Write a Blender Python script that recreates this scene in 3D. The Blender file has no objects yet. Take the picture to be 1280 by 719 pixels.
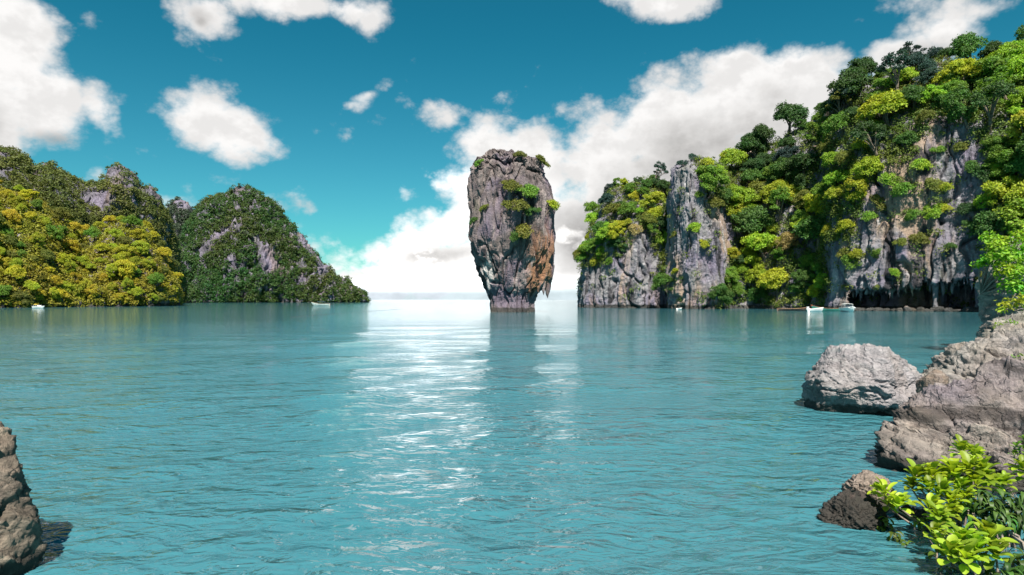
import bpy, bmesh, math, random
import numpy as np
from mathutils import Vector, Matrix

R = math.radians
sc = bpy.context.scene
COL = sc.collection

# ------------------------------------------------------------------ camera
CAM_H = 2.2
F = 834.0            # focal length in photo pixels (1280 wide)
HZ = 374.7           # photo row of the horizon
cam_d = bpy.data.cameras.new('camera')
cam = bpy.data.objects.new('camera', cam_d)
COL.objects.link(cam)
cam.location = (0, 0, CAM_H)
cam.rotation_euler = (R(90), 0, 0)
cam_d.sensor_width = 36.0
cam_d.lens = F / 1280.0 * 36.0
cam_d.shift_y = (HZ - 359.5) / 1280.0
cam_d.clip_start = 0.1
cam_d.clip_end = 60000
sc.camera = cam

# ------------------------------------------------------------------ light
SUN_AZ = R(177)      # where the sun stands, clockwise from +Y (behind the camera, to the left)
SUN_EL = R(52)
sun_d = bpy.data.lights.new('sun', 'SUN')
sun = bpy.data.objects.new('sun', sun_d)
COL.objects.link(sun)
sd = Vector((math.sin(SUN_AZ) * math.cos(SUN_EL), math.cos(SUN_AZ) * math.cos(SUN_EL), math.sin(SUN_EL)))
sun.rotation_euler = sd.to_track_quat('Z', 'Y').to_euler()
sun_d.energy = 5.0
sun_d.angle = R(0.5)
sun_d.color = (1.0, 0.94, 0.84)

vs = sc.view_settings
vs.view_transform = 'Standard'
vs.look = 'None'
vs.exposure = 1.05
vs.gamma = 1.0
vs.use_curve_mapping = False
sc.cycles.use_denoising = True
sc.cycles.max_bounces = 6
sc.cycles.diffuse_bounces = 3
sc.cycles.glossy_bounces = 3
sc.cycles.transmission_bounces = 4
sc.cycles.sample_clamp_direct = 4.0
sc.cycles.caustics_reflective = False
sc.cycles.caustics_refractive = False


# ------------------------------------------------------------------ node helpers
class S:
    """a socket with arithmetic"""
    def __init__(self, nt, sock):
        self.nt, self.s = nt, sock

    def _m(self, op, *a):
        n = self.nt.nodes.new('ShaderNodeMath')
        n.operation = op
        for i, x in enumerate((self,) + a):
            if isinstance(x, S):
                self.nt.links.new(x.s, n.inputs[i])
            else:
                n.inputs[i].default_value = x
        return S(self.nt, n.outputs[0])

    def __add__(self, o): return self._m('ADD', o)
    __radd__ = __add__
    def __sub__(self, o): return self._m('SUBTRACT', o)
    def __mul__(self, o): return self._m('MULTIPLY', o)
    __rmul__ = __mul__
    def __truediv__(self, o): return self._m('DIVIDE', o)
    def max(self, o): return self._m('MAXIMUM', o)
    def min(self, o): return self._m('MINIMUM', o)
    def pow(self, o): return self._m('POWER', o)
    def sqrt(self): return self._m('SQRT')
    def smax(self, o, k): return self._m('SMOOTH_MAX', o, k)
    def abs(self): return self._m('ABSOLUTE')

    def ramp(self, a, b, lo=0.0, hi=1.0, smooth=True):
        n = self.nt.nodes.new('ShaderNodeMapRange')
        n.interpolation_type = 'SMOOTHSTEP' if smooth else 'LINEAR'
        n.clamp = True
        self.nt.links.new(self.s, n.inputs['Value'])
        for k, v in (('From Min', a), ('From Max', b), ('To Min', lo), ('To Max', hi)):
            n.inputs[k].default_value = v
        return S(self.nt, n.outputs[0])


def link(nt, a, b):
    nt.links.new(a.s if isinstance(a, S) else a, b)


def mix(nt, fac, a, b, mode='MIX'):
    n = nt.nodes.new('ShaderNodeMix')
    n.data_type = 'RGBA'
    n.blend_type = mode
    for sk, v in ((n.inputs[0], fac), (n.inputs[6], a), (n.inputs[7], b)):
        if isinstance(v, S):
            nt.links.new(v.s, sk)
        elif isinstance(v, (int, float)):
            sk.default_value = v
        else:
            sk.default_value = tuple(v) + ((1,) if len(v) == 3 else ())
    return S(nt, n.outputs[2])


def vec(nt, x, y, z):
    n = nt.nodes.new('ShaderNodeCombineXYZ')
    for i, v in enumerate((x, y, z)):
        if isinstance(v, S):
            nt.links.new(v.s, n.inputs[i])
        else:
            n.inputs[i].default_value = v
    return S(nt, n.outputs[0])


def noise(nt, co, scale, detail=4, rough=0.55, dist=0.0, out=0):
    n = nt.nodes.new('ShaderNodeTexNoise')
    if co is not None:
        nt.links.new(co.s, n.inputs['Vector'])
    n.inputs['Scale'].default_value = scale
    n.inputs['Detail'].default_value = detail
    n.inputs['Roughness'].default_value = rough
    n.inputs['Distortion'].default_value = dist
    return S(nt, n.outputs[out])


def mapping(nt, co, scale=(1, 1, 1), loc=(0, 0, 0)):
    n = nt.nodes.new('ShaderNodeMapping')
    nt.links.new(co.s, n.inputs['Vector'])
    n.inputs['Scale'].default_value = scale
    n.inputs['Location'].default_value = loc
    return S(nt, n.outputs[0])


# ------------------------------------------------------------------ sky
world = bpy.data.worlds.new('World')
sc.world = world
world.use_nodes = True
wt = world.node_tree
for n in list(wt.nodes):
    wt.nodes.remove(n)
w_out = wt.nodes.new('ShaderNodeOutputWorld')
sky = wt.nodes.new('ShaderNodeTexSky')
sky.sky_type = 'NISHITA'
sky.sun_disc = False
sky.sun_elevation = SUN_EL
sky.sun_rotation = SUN_AZ
sky.altitude = 0
sky.air_density = 1.0
sky.dust_density = 0.3
sky.ozone_density = 2.0
SKY_STRENGTH = 0.046
tc = wt.nodes.new('ShaderNodeTexCoord')
sep = wt.nodes.new('ShaderNodeSeparateXYZ')
wt.links.new(tc.outputs['Generated'], sep.inputs[0])
dx, dy, dz = (S(wt, sep.outputs[i]) for i in range(3))
U = dx._m('ARCTAN2', dy)                                   # bearing from +Y
V = dz._m('ARCTAN2', (dx * dx + dy * dy).sqrt())           # elevation


def ang(px, py):
    x, z = (px - 640) / F, (HZ - py) / F
    return math.atan2(x, 1), math.atan2(z, math.hypot(x, 1))


def blob(px, py, ax, ay, tilt=0.0, gain=1.0):
    u0, v0 = ang(px, py)
    k = 1.0 / (1 + ((px - 640) / F) ** 2)                  # pixels to bearing near the frame edge
    a, b = ax / F * k, ay / F * math.sqrt(k)
    c, s = math.cos(R(tilt)), math.sin(R(tilt))
    du, dv = U - u0, V - v0
    p = (du * c + dv * s) * (1 / a)
    q = (dv * c - du * s) * (1 / b)
    return (1.0 - (p * p + q * q).sqrt()) if False else ((p * p + q * q).sqrt() * -gain + gain)


# px, py, half width, half height, tilt (degrees, up to the right)
CLOUDS = [
    (15, 50, 85, 95, 0), (60, 130, 80, 70, 0), (120, 130, 45, 50, 20), (-60, 120, 130, 120, 0),
    (280, 160, 105, 50, -18), (245, 140, 55, 28, -20), (325, 180, 50, 32, -15),
    (250, 25, 55, 45, -50), (370, 5, 140, 26, 0), (470, 20, 38, 30, 40),
    (112, 22, 14, 12, 0), (126, 214, 14, 12, 0),
    (462, 118, 50, 16, 25), (492, 130, 16, 26, 0), (432, 175, 20, 14, 0), (408, 208, 22, 10, 30),
    (502, 240, 12, 11, 0), (517, 75, 10, 9, 0), (658, 105, 12, 8, 40), (622, 120, 14, 9, 30), (697, 142, 20, 11, 40),
    (560, 150, 40, 32, -30), (600, 175, 65, 45, -10), (660, 195, 80, 50, 10),
    (640, 250, 110, 70, 0), (560, 290, 75, 45, 20), (505, 310, 70, 45, 25), (440, 318, 50, 22, 15), (600, 335, 150, 50, 0),
    (500, 350, 150, 40, 0), (480, 320, 90, 40, 10), (720, 300, 110, 95, 0), (420, 305, 30, 14, 0), (430, 345, 60, 25, 0),
    (760, 200, 85, 85, 35), (840, 160, 130, 85, 25), (930, 130, 135, 88, 5), (1010, 115, 85, 68, -15), (780, 260, 110, 120, 0), (860, 200, 160, 110, 15),
    (900, 230, 180, 90, 0), (960, 200, 120, 100, 0),
    (840, 8, 80, 26, -8), (780, -5, 50, 14, 0), (870, 18, 40, 22, 0),
    (1180, 40, 85, 45, 12), (1120, 70, 70, 40, 20), (1220, 15, 60, 25, 0), (1080, 24, 24, 9, 0), (1110, 10, 40, 14, 0), (1140, 90, 60, 60, 0),
    (225, 222, 40, 12, -30), (265, 232, 32, 13, 10), (335, 255, 36, 12, -40), (355, 258, 26, 8, 0), (390, 262, 12, 6, 0),
    (230, 255, 40, 16, 0), (480, -90, 200, 60, 10), (700, -160, 220, 60, 0), (1000, -130, 180, 70, 5), (150, -120, 150, 80, 0),
    (1450, 200, 200, 160, 0), (-250, 60, 150, 110, 0), (-260, 280, 250, 70, 0), (1500, -60, 150, 50, 0),
]
field = None
for b in CLOUDS:
    sz = math.sqrt(b[2] * b[3])
    f = blob(b[0], b[1], b[2] * (1.5 if sz < 26 else 1), b[3] * (1.5 if sz < 26 else 1), b[4], gain=0.30 if sz < 26 else min(1.6, 0.25 + sz / 70.0))
    field = f if field is None else field.smax(f, 0.12)
field = field.max(-2.0)
# the rest of the sky, all round: scattered fair-weather cloud
uv = vec(wt, U, V * 1.35, 0.37)
n_big = noise(wt, uv, 3.2, 3, 0.5)
behind = dy.ramp(0.15, -0.25)
field = field.max((n_big - 0.5) * 5.0 * behind - 2.0 * (1.0 * dy.ramp(-0.25, 0.15)))
def puffs(co, detail):
    vo = wt.nodes.new('ShaderNodeTexVoronoi')
    vo.feature = 'F1'
    wt.links.new(co.s, vo.inputs['Vector'])
    vo.inputs['Scale'].default_value = 13.0
    vo.inputs['Detail'].default_value = detail
    vo.inputs['Roughness'].default_value = 0.55
    vo.inputs['Lacunarity'].default_value = 2.1
    return S(wt, vo.outputs['Distance']) * -1.0 + 1.0


n1 = noise(wt, uv, 17.0, 10, 0.62, 0.12) * 0.65 + puffs(uv, 4) * 0.35
uv2 = vec(wt, U + 0.012, V * 1.35 - 0.022, 0.37)
n2 = noise(wt, uv2, 17.0, 5, 0.62, 0.12) * 0.65 + puffs(uv2, 3) * 0.35
dens = field.min(1.2) * 1.3 + (n1 - 0.55) * 2.2 + 0.30
mask = dens.ramp(-0.08, 0.72)
# low haze band along the horizon
band = V.ramp(R(0.5), R(4.0), 1.2, 0.0)
GREY = [(890, 185, 210, 75, 12), (760, 300, 120, 100, 0), (560, 318, 130, 22, 5), (450, 345, 90, 14, 0), (620, 225, 50, 25, 0), (1150, 75, 90, 35, 10),
        (250, 25, 30, 20, -50), (70, 175, 60, 20, 0), (-60, 150, 100, 60, 0)]
g = None
for b in GREY:
    f = blob(*b)
    g = f if g is None else g.smax(f, 0.2)
grey = (g + (n2 - 0.5) * 1.3).ramp(-0.1, 0.75) * 0.8
relief = (n2 - n1) * 3.2 + 0.45
lit = (relief.ramp(0.0, 1.0) * 0.16 + 0.84) - grey * 0.46
lit = lit.max(0.3) * (blob(540, 320, 270, 135, 0).ramp(0.0, 0.7) * V.ramp(R(0.45), R(1.5), 0.0, 1.0) * 2.5 + 1.0)
lit = lit * (n2.ramp(0.60, 0.42) * blob(530, 305, 330, 90, 0).ramp(0.0, 0.4) * V.ramp(R(0.8), R(2.5)) * -0.58 + 1.0)
warm = mix(wt, grey, (1.0, 0.985, 0.97), (0.98, 0.955, 0.93))
warm = mix(wt, V.ramp(R(0.4), R(1.8), 1.0, 0.0), warm, (0.83, 0.92, 1.0))
tint = mix(wt, 1.0, S(wt, sky.outputs[0]), (0.09, 0.84, 0.82), 'MULTIPLY')
tint = mix(wt, V.ramp(R(2), R(24), 0.0, 1.0), mix(wt, 1.0, S(wt, sky.outputs[0]), (0.30, 1.0, 0.95), 'MULTIPLY'), tint)
bg_sky = wt.nodes.new('ShaderNodeBackground')
link(wt, tint, bg_sky.inputs[0])
bg_sky.inputs[1].default_value = SKY_STRENGTH
bg_cl = wt.nodes.new('ShaderNodeBackground')
link(wt, warm, bg_cl.inputs[0])
CLOUD_W = 0.48
link(wt, lit * CLOUD_W, bg_cl.inputs[1])
mx = wt.nodes.new('ShaderNodeMixShader')
link(wt, mask.max(band * 0.75), mx.inputs[0])
wt.links.new(bg_sky.outputs[0], mx.inputs[1])
wt.links.new(bg_cl.outputs[0], mx.inputs[2])
wt.links.new(mx.outputs[0], w_out.inputs[0])

# ------------------------------------------------------------------ numpy noise
_rs = np.random.RandomState(7)
_perm = np.concatenate([_rs.permutation(256)] * 3)
_gr = _rs.normal(size=(256, 3))
_gr /= np.linalg.norm(_gr, axis=1)[:, None]


def gnoise(P):
    P = np.asarray(P, float)
    i = np.floor(P).astype(int)
    f = P - i
    i &= 255
    w = f * f * f * (f * (f * 6 - 15) + 10)
    out = 0
    for a in (0, 1):
        for b in (0, 1):
            for c in (0, 1):
                h = _perm[_perm[_perm[(i[..., 0] + a) & 255] + ((i[..., 1] + b) & 255)] + ((i[..., 2] + c) & 255)]
                gg = _gr[h]
                d = gg[..., 0] * (f[..., 0] - a) + gg[..., 1] * (f[..., 1] - b) + gg[..., 2] * (f[..., 2] - c)
                out = out + d * (w[..., 0] if a else 1 - w[..., 0]) * (w[..., 1] if b else 1 - w[..., 1]) * (w[..., 2] if c else 1 - w[..., 2])
    return out * 1.5


def fbm(P, octs=4, gain=0.5, ridged=False):
    P = np.asarray(P, float)
    s, a, t = 0, 1.0, 0
    for k in range(octs):
        n = gnoise(P * 2.03 ** k + 13.7 * k)
        if ridged:
            n = 0.5 - 2.0 * np.abs(n)
        s = s + a * n
        t += a
        a *= gain
    return s / t


def sstep(a, b, x):
    t = np.clip((x - a) / (b - a), 0, 1)
    return t * t * (3 - 2 * t)


# ------------------------------------------------------------------ mesh helpers
def P3(px, py, d):
    return np.array([(px - 640) / F * d, d, CAM_H + (HZ - py) / F * d])


def proj(P):
    P = np.asarray(P)
    return 640 + P[..., 0] / P[..., 1] * F, HZ - (P[..., 2] - CAM_H) / P[..., 1] * F


def mesh(name, Vv, Ff, mat=None, smooth=True, attr=None):
    Vv = np.ascontiguousarray(Vv, np.float32).reshape(-1, 3)
    Ff = np.ascontiguousarray(Ff, np.int32)
    m = bpy.data.meshes.new(name)
    k = Ff.shape[1]
    m.vertices.add(len(Vv))
    m.vertices.foreach_set('co', Vv.ravel())
    m.loops.add(Ff.size)
    m.loops.foreach_set('vertex_index', Ff.ravel())
    m.polygons.add(len(Ff))
    m.polygons.foreach_set('loop_start', np.arange(0, Ff.size, k, dtype=np.int32))
    m.polygons.foreach_set('use_smooth', np.full(len(Ff), smooth, bool))
    m.update(calc_edges=True)
    if attr is not None:
        a = m.attributes.new('v', 'FLOAT', 'POINT')
        a.data.foreach_set('value', np.ascontiguousarray(attr, np.float32))
    if mat:
        m.materials.append(mat)
    return m


def obj(name, m, parent=None, loc=None):
    o = bpy.data.objects.new(name, m)
    COL.objects.link(o)
    if parent:
        o.parent = parent
    if loc is not None:
        o.location = loc
    return o


def tag(o, label, cat, group=None):
    o['label'] = label
    o['category'] = cat
    if group:
        o['group'] = group
    return o


def thing(name, label, cat, loc=(0, 0, 0), rz=0.0, group=None):
    o = obj(name, None, loc=loc)
    o.rotation_euler = (0, 0, rz)
    return tag(o, label, cat, group)


def kind(o, k):
    o['kind'] = k
    return o


def grid_faces(n, m, wrap=False):
    i = np.arange(n - 1)[:, None]
    j = np.arange(m if wrap else m - 1)[None, :]
    j2 = (j + 1) % m
    a = i * m + j
    b = i * m + j2
    c = (i + 1) * m + j2
    d = (i + 1) * m + j
    return np.stack([a, b, c, d], -1).reshape(-1, 4)


class MB:
    """collects simple solids into one mesh"""
    def __init__(self):
        self.v, self.f, self.n = [], [], 0

    def add(self, Vv, Ff):
        Vv = np.asarray(Vv, float).reshape(-1, 3)
        self.v.append(Vv)
        self.f += [tuple(int(i) + self.n for i in q) for q in Ff]
        self.n += len(Vv)

    def tube(self, pts, rad, k=7):
        pts = np.asarray(pts, float)
        n = len(pts)
        rad = np.broadcast_to(np.asarray(rad, float), (n,))
        T = np.gradient(pts, axis=0)
        T /= np.linalg.norm(T, axis=1)[:, None] + 1e-9
        ref = np.array([0.31, 0.87, 0.17])
        A = np.cross(T, ref)
        A /= np.linalg.norm(A, axis=1)[:, None] + 1e-9
        B = np.cross(T, A)
        th = np.linspace(0, 2 * np.pi, k, endpoint=False)
        ring = pts[:, None] + rad[:, None, None] * (np.cos(th)[None, :, None] * A[:, None] + np.sin(th)[None, :, None] * B[:, None])
        fs = [tuple(q) for q in grid_faces(n, k, True)] + [tuple(range(k))[::-1], tuple((n - 1) * k + j for j in range(k))]
        self.add(ring, fs)

    def box(self, c, s, rz=0.0):
        c, s = np.asarray(c, float), np.asarray(s, float) / 2
        q = np.array([(x, y, z) for z in (-1, 1) for x, y in ((-1, -1), (1, -1), (1, 1), (-1, 1))]) * s
        ca, sa = math.cos(rz), math.sin(rz)
        q = np.stack([q[:, 0] * ca - q[:, 1] * sa, q[:, 0] * sa + q[:, 1] * ca, q[:, 2]], 1) + c
        self.add(q, [(3, 2, 1, 0), (4, 5, 6, 7), (0, 1, 5, 4), (1, 2, 6, 5), (2, 3, 7, 6), (3, 0, 4, 7)])

    def build(self, name, mat, parent=None, smooth=False, loc=None, bevel=0.0):
        m = bpy.data.meshes.new(name)
        m.from_pydata([tuple(p) for p in np.concatenate(self.v)], [], self.f)
        if smooth:
            m.polygons.foreach_set('use_smooth', np.ones(len(m.polygons), bool))
        m.materials.append(mat)
        o = obj(name, m, parent, loc)
        if bevel:
            b = o.modifiers.new('bevel', 'BEVEL')
            b.width = bevel
            b.segments = 2
        return o


# ------------------------------------------------------------------ materials
def new_mat(name):
    m = bpy.data.materials.new(name)
    m.use_nodes = True
    nt = m.node_tree
    for n in list(nt.nodes):
        nt.nodes.remove(n)
    o = nt.nodes.new('ShaderNodeOutputMaterial')
    p = nt.nodes.new('ShaderNodeBsdfPrincipled')
    nt.links.new(p.outputs[0], o.inputs[0])
    return m, nt, p, o


def plain(name, col, rough=0.5, spec=0.5, var=0.12, scale=6.0, metal=0.0):
    m, nt, p, o = new_mat(name)
    c = S(nt, nt.nodes.new('ShaderNodeTexCoord').outputs['Object'])
    n = noise(nt, c, scale, 5, 0.6)
    link(nt, mix(nt, n.ramp(0.3, 0.75), tuple(x * (1 + var) for x in col), tuple(x * (1 - 2 * var) for x in col)), p.inputs['Base Color'])
    p.inputs['Roughness'].default_value = rough
    p.inputs['Specular IOR Level'].default_value = spec
    p.inputs['Metallic'].default_value = metal
    return m


def bump(nt, p, h, strength, dist):
    b = nt.nodes.new('ShaderNodeBump')
    b.inputs['Strength'].default_value = strength
    b.inputs['Distance'].default_value = dist
    link(nt, h, b.inputs['Height'])
    nt.links.new(b.outputs[0], p.inputs['Normal'])
    return b


def rock_mat(name, pale, dark, stain, k=1.0, stain_amt=0.5, streak=0.6, tide=None, moss=0.0, crack=0.6, tint=(0.22, 0.19, 0.27), stain_at=None, pale_at=None, bed=None):
    """weathered limestone: pale and dark mottling, vertical runs of rain-wash, rust stains, tide line.  k = detail scale (1/m)"""
    m, nt, p, o = new_mat(name)
    geo = nt.nodes.new('ShaderNodeNewGeometry')
    pos = S(nt, geo.outputs['Position'])
    a = noise(nt, pos, 0.35 * k, 8, 0.68, 0.4)
    bm_ = mapping(nt, pos, (1, 1, 0.13) if bed is None else (0.22, 0.3, 1.5))
    if bed is not None:
        bm_.s.node.inputs['Rotation'].default_value = (R(12), R(bed), R(20))
    b = noise(nt, bm_, 0.55 * k, 7, 0.65, 0.3)        # vertical runs, or slanting beds
    c = noise(nt, mapping(nt, pos, (1, 1, 0.22), (31, 7, 3)), 0.16 * k, 5, 0.6, 0.6)
    d = noise(nt, pos, 2.6 * k, 7, 0.72)
    col = mix(nt, (a * 0.55 + b * 0.45).ramp(0.36, 0.62), dark, pale)
    col = mix(nt, noise(nt, mapping(nt, pos, (1, 1, 1), (5, 50, 9)), 0.2 * k, 4).ramp(0.42, 0.66) * 0.75, col, tint)
    def around(at):
        v_ = nt.nodes.new('ShaderNodeVectorMath')
        v_.operation = 'DISTANCE'
        nt.links.new(mapping(nt, pos, (1, 1, 0.55)).s, v_.inputs[0])
        v_.inputs[1].default_value = (at[0], at[1], at[2] * 0.55)
        return S(nt, v_.outputs['Value'])
    sm = c.ramp(0.50, 0.62)
    if stain_at is not None:
        sm = (c * 0.4 + b * 0.6 - (around(stain_at) - stain_at[3]) * 0.06).ramp(0.44, 0.60)
    col = mix(nt, sm * stain_amt, col, stain)
    if pale_at is not None:
        col = mix(nt, (b * 0.9 + 0.05 - (around(pale_at) - pale_at[3]) * 0.08).ramp(0.52, 0.60) * 0.8, col, (0.58, 0.55, 0.53))
    col = mix(nt, b.ramp(0.53, 0.62) * streak, col, tuple(x * 0.35 for x in dark))
    col = mix(nt, b.ramp(0.44, 0.34) * streak * 0.8, col, tuple(min(0.75, x * 1.45) for x in pale))
    v = nt.nodes.new('ShaderNodeTexVoronoi')
    v.feature = 'DISTANCE_TO_EDGE'
    v.inputs['Scale'].default_value = 0.9 * k
    wob = nt.nodes.new('ShaderNodeVectorMath')
    wob.operation = 'MULTIPLY_ADD'
    nt.links.new(noise(nt, pos, 0.8 * k, 4, 0.6, 0, 1).s, wob.inputs[0])
    wob.inputs[1].default_value = (1.6 / k,) * 3
    nt.links.new(pos.s, wob.inputs[2])
    nt.links.new(wob.outputs[0], v.inputs['Vector'])
    cr = S(nt, v.outputs['Distance']).ramp(0.0, 0.07)
    col = mix(nt, (cr * -1.0 + 1.0) * d.ramp(0.42, 0.6) * crack, col, tuple(x * 0.25 for x in dark))
    col = mix(nt, d.ramp(0.38, 0.66), mix(nt, 0.30, col, (0.02, 0.02, 0.025)), col)
    if moss:
        mo = noise(nt, mapping(nt, pos, (1, 1, 0.5), (3, 3, 80)), 0.3 * k, 6, 0.65)
        col = mix(nt, mo.ramp(0.56, 0.68) * moss, col, (0.07, 0.085, 0.02))
    if tide is not None:
        sp = nt.nodes.new('ShaderNodeSeparateXYZ')
        nt.links.new(pos.s, sp.inputs[0])
        z = S(nt, sp.outputs[2]) + (d - 0.5) * tide * 1.2
        col = mix(nt, z.ramp(tide * 0.75, tide * 1.05, 0.85, 0.0), col, (0.035, 0.035, 0.03))
    link(nt, col, p.inputs['Base Color'])
    p.inputs['Roughness'].default_value = 0.85
    p.inputs['Specular IOR Level'].default_value = 0.25
    h = a * 0.6 + d * 0.5 + cr * 0.25 * crack + noise(nt, pos, 9 * k, 6, 0.7) * 0.22
    bump(nt, p, h, 0.9, 0.55 / k)
    return m


def leaf_mat(name, use_obj=True, col=(0.08, 0.14, 0.03), trans=0.35, hue=0.5, rough=0.55, spec=0.3):
    m, nt, p, o = new_mat(name)
    at = nt.nodes.new('ShaderNodeAttribute')
    at.attribute_name = 'v'
    v = S(nt, at.outputs['Fac'])
    if use_obj:
        oi = nt.nodes.new('ShaderNodeObjectInfo')
        base = S(nt, oi.outputs['Color'])
    else:
        rgb = nt.nodes.new('ShaderNodeRGB')
        rgb.outputs[0].default_value = tuple(col) + (1,)
        base = S(nt, rgb.outputs[0])
    hs = nt.nodes.new('ShaderNodeHueSaturation')
    link(nt, v.ramp(0, 1, 0.5 - 0.035 * hue * 2, 0.5 + 0.03 * hue * 2, False), hs.inputs['Hue'])
    link(nt, v._m('MULTIPLY', 7.31)._m('FRACT').ramp(0, 1, 0.55, 1.45, False), hs.inputs['Value'])
    hs.inputs['Saturation'].default_value = 1.0
    link(nt, base, hs.inputs['Color'])
    nt.links.new(hs.outputs[0], p.inputs['Base Color'])
    p.inputs['Roughness'].default_value = rough
    p.inputs['Specular IOR Level'].default_value = spec
    t = nt.nodes.new('ShaderNodeBsdfTranslucent')
    link(nt, mix(nt, 1.0, S(nt, hs.outputs[0]), (1.5, 1.5, 0.6), 'MULTIPLY'), t.inputs[0])
    ms = nt.nodes.new('ShaderNodeMixShader')
    ms.inputs[0].default_value = trans
    nt.links.new(p.outputs[0], ms.inputs[1])
    nt.links.new(t.outputs[0], ms.inputs[2])
    nt.links.new(ms.outputs[0], o.inputs[0])
    return m


M_LEAF = leaf_mat('foliage', True, trans=0.33, hue=0.35)
M_BARK = plain('bark', (0.16, 0.13, 0.10), 0.9, 0.2, 0.25, 3)
M_CLIFF = rock_mat('limestone_cliff', (0.33, 0.32, 0.33), (0.085, 0.082, 0.10), (0.42, 0.28, 0.16), 0.62, 0.6, 0.95, 1.0, 0.35, 0.2)
M_PILLAR = rock_mat('limestone_pillar', (0.265, 0.218, 0.205), (0.062, 0.048, 0.052), (0.36, 0.175, 0.085), 0.8, 0.80, 0.95, 0.9, 0.25, 0.15, (0.17, 0.135, 0.19),
                    (5.0, 114.0, 8.0, 3.2), (-4.2, 114.0, 6.0, 2.6))
M_HILLROCK = rock_mat('hill_limestone', (0.26, 0.24, 0.28), (0.07, 0.065, 0.085), (0.30, 0.2, 0.14), 0.35, 0.35, 0.5, 1.2, 0.5)

# ------------------------------------------------------------------ water
def make_water():
    m, nt, p, o = new_mat('sea_water')
    geo = nt.nodes.new('ShaderNodeNewGeometry')
    pos = S(nt, geo.outputs['Position'])
    big = noise(nt, pos, 0.02, 4, 0.6)
    link(nt, mix(nt, big.ramp(0.3, 0.7), (0.034, 0.132, 0.162), (0.043, 0.158, 0.188)), p.inputs['Base Color'])
    p.inputs['Roughness'].default_value = 0.05
    p.inputs['IOR'].default_value = 1.45
    p.inputs['Specular IOR Level'].default_value = 0.5
    h = (noise(nt, mapping(nt, pos, (0.8, 1.2, 1)), 2.2, 2, 0.5, 0.5) * 0.34
         + noise(nt, mapping(nt, pos, (0.8, 1.25, 1), (4, 9, 0)), 4.6, 3, 0.5, 0.7) * 0.24
         + noise(nt, mapping(nt, pos, (0.7, 1.3, 1), (7, 2, 0)), 0.5, 2, 0.5, 0.3) * 0.5)
    # sheltered water further out lies calmer
    ln = nt.nodes.new('ShaderNodeVectorMath')
    ln.operation = 'LENGTH'
    nt.links.new(pos.s, ln.inputs[0])
    far = S(nt, ln.outputs['Value'])
    bp = bump(nt, p, h, 1.0, 0.5)
    link(nt, far.ramp(6, 80, 0.40, 0.075), bp.inputs['Distance'])
    n_t = 820
    t = np.linspace(-R(47), R(47), n_t)
    rest = np.linspace(R(47), R(360 - 47), 90)[1:-1]
    th = np.concatenate([t, rest])
    inv = np.linspace(1 / 2.2, 1 / 400.0, 760)
    r = np.concatenate([[0.02, 1.0], 1 / inv, np.geomspace(420, 40000, 40)])
    rr, tt = np.meshgrid(r, th, indexing='ij')
    X, Y = rr * np.sin(tt), rr * np.cos(tt)
    dr = np.gradient(r)[:, None]
    sp = np.maximum(dr, rr * np.gradient(t)[0])
    rs = np.random.RandomState(11)
    Z = np.zeros_like(X)
    N = 64
    for i in range(N):
        lam = 0.35 * (9.0 / 0.35) ** rs.rand()
        dirr = R(-90) + R(25) + rs.normal() * R(38)
        kx, ky = 2 * np.pi / lam * math.cos(dirr), 2 * np.pi / lam * math.sin(dirr)
        slope = 0.068 / math.sqrt(N) * (1.0 if lam < 2 else 0.6) * math.sqrt(2)
        amp = slope * lam / (2 * np.pi)
        ph = rs.rand() * 6.28
        w = np.clip((lam / sp - 3.0) / 4.0, 0, 1)
        arg = kx * X + ky * Y + ph
        arg = arg + 0.5 * np.sin(0.17 * arg + 0.05 * X * (i % 5 - 2))
        Z += amp * w * np.sin(arg)
    n, k = X.shape
    o_ = obj('sea_water', mesh('sea_water', np.stack([X, Y, Z], -1), grid_faces(n, k, True)[:, ::-1], m))
    kind(o_, 'structure')


make_water()


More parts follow.
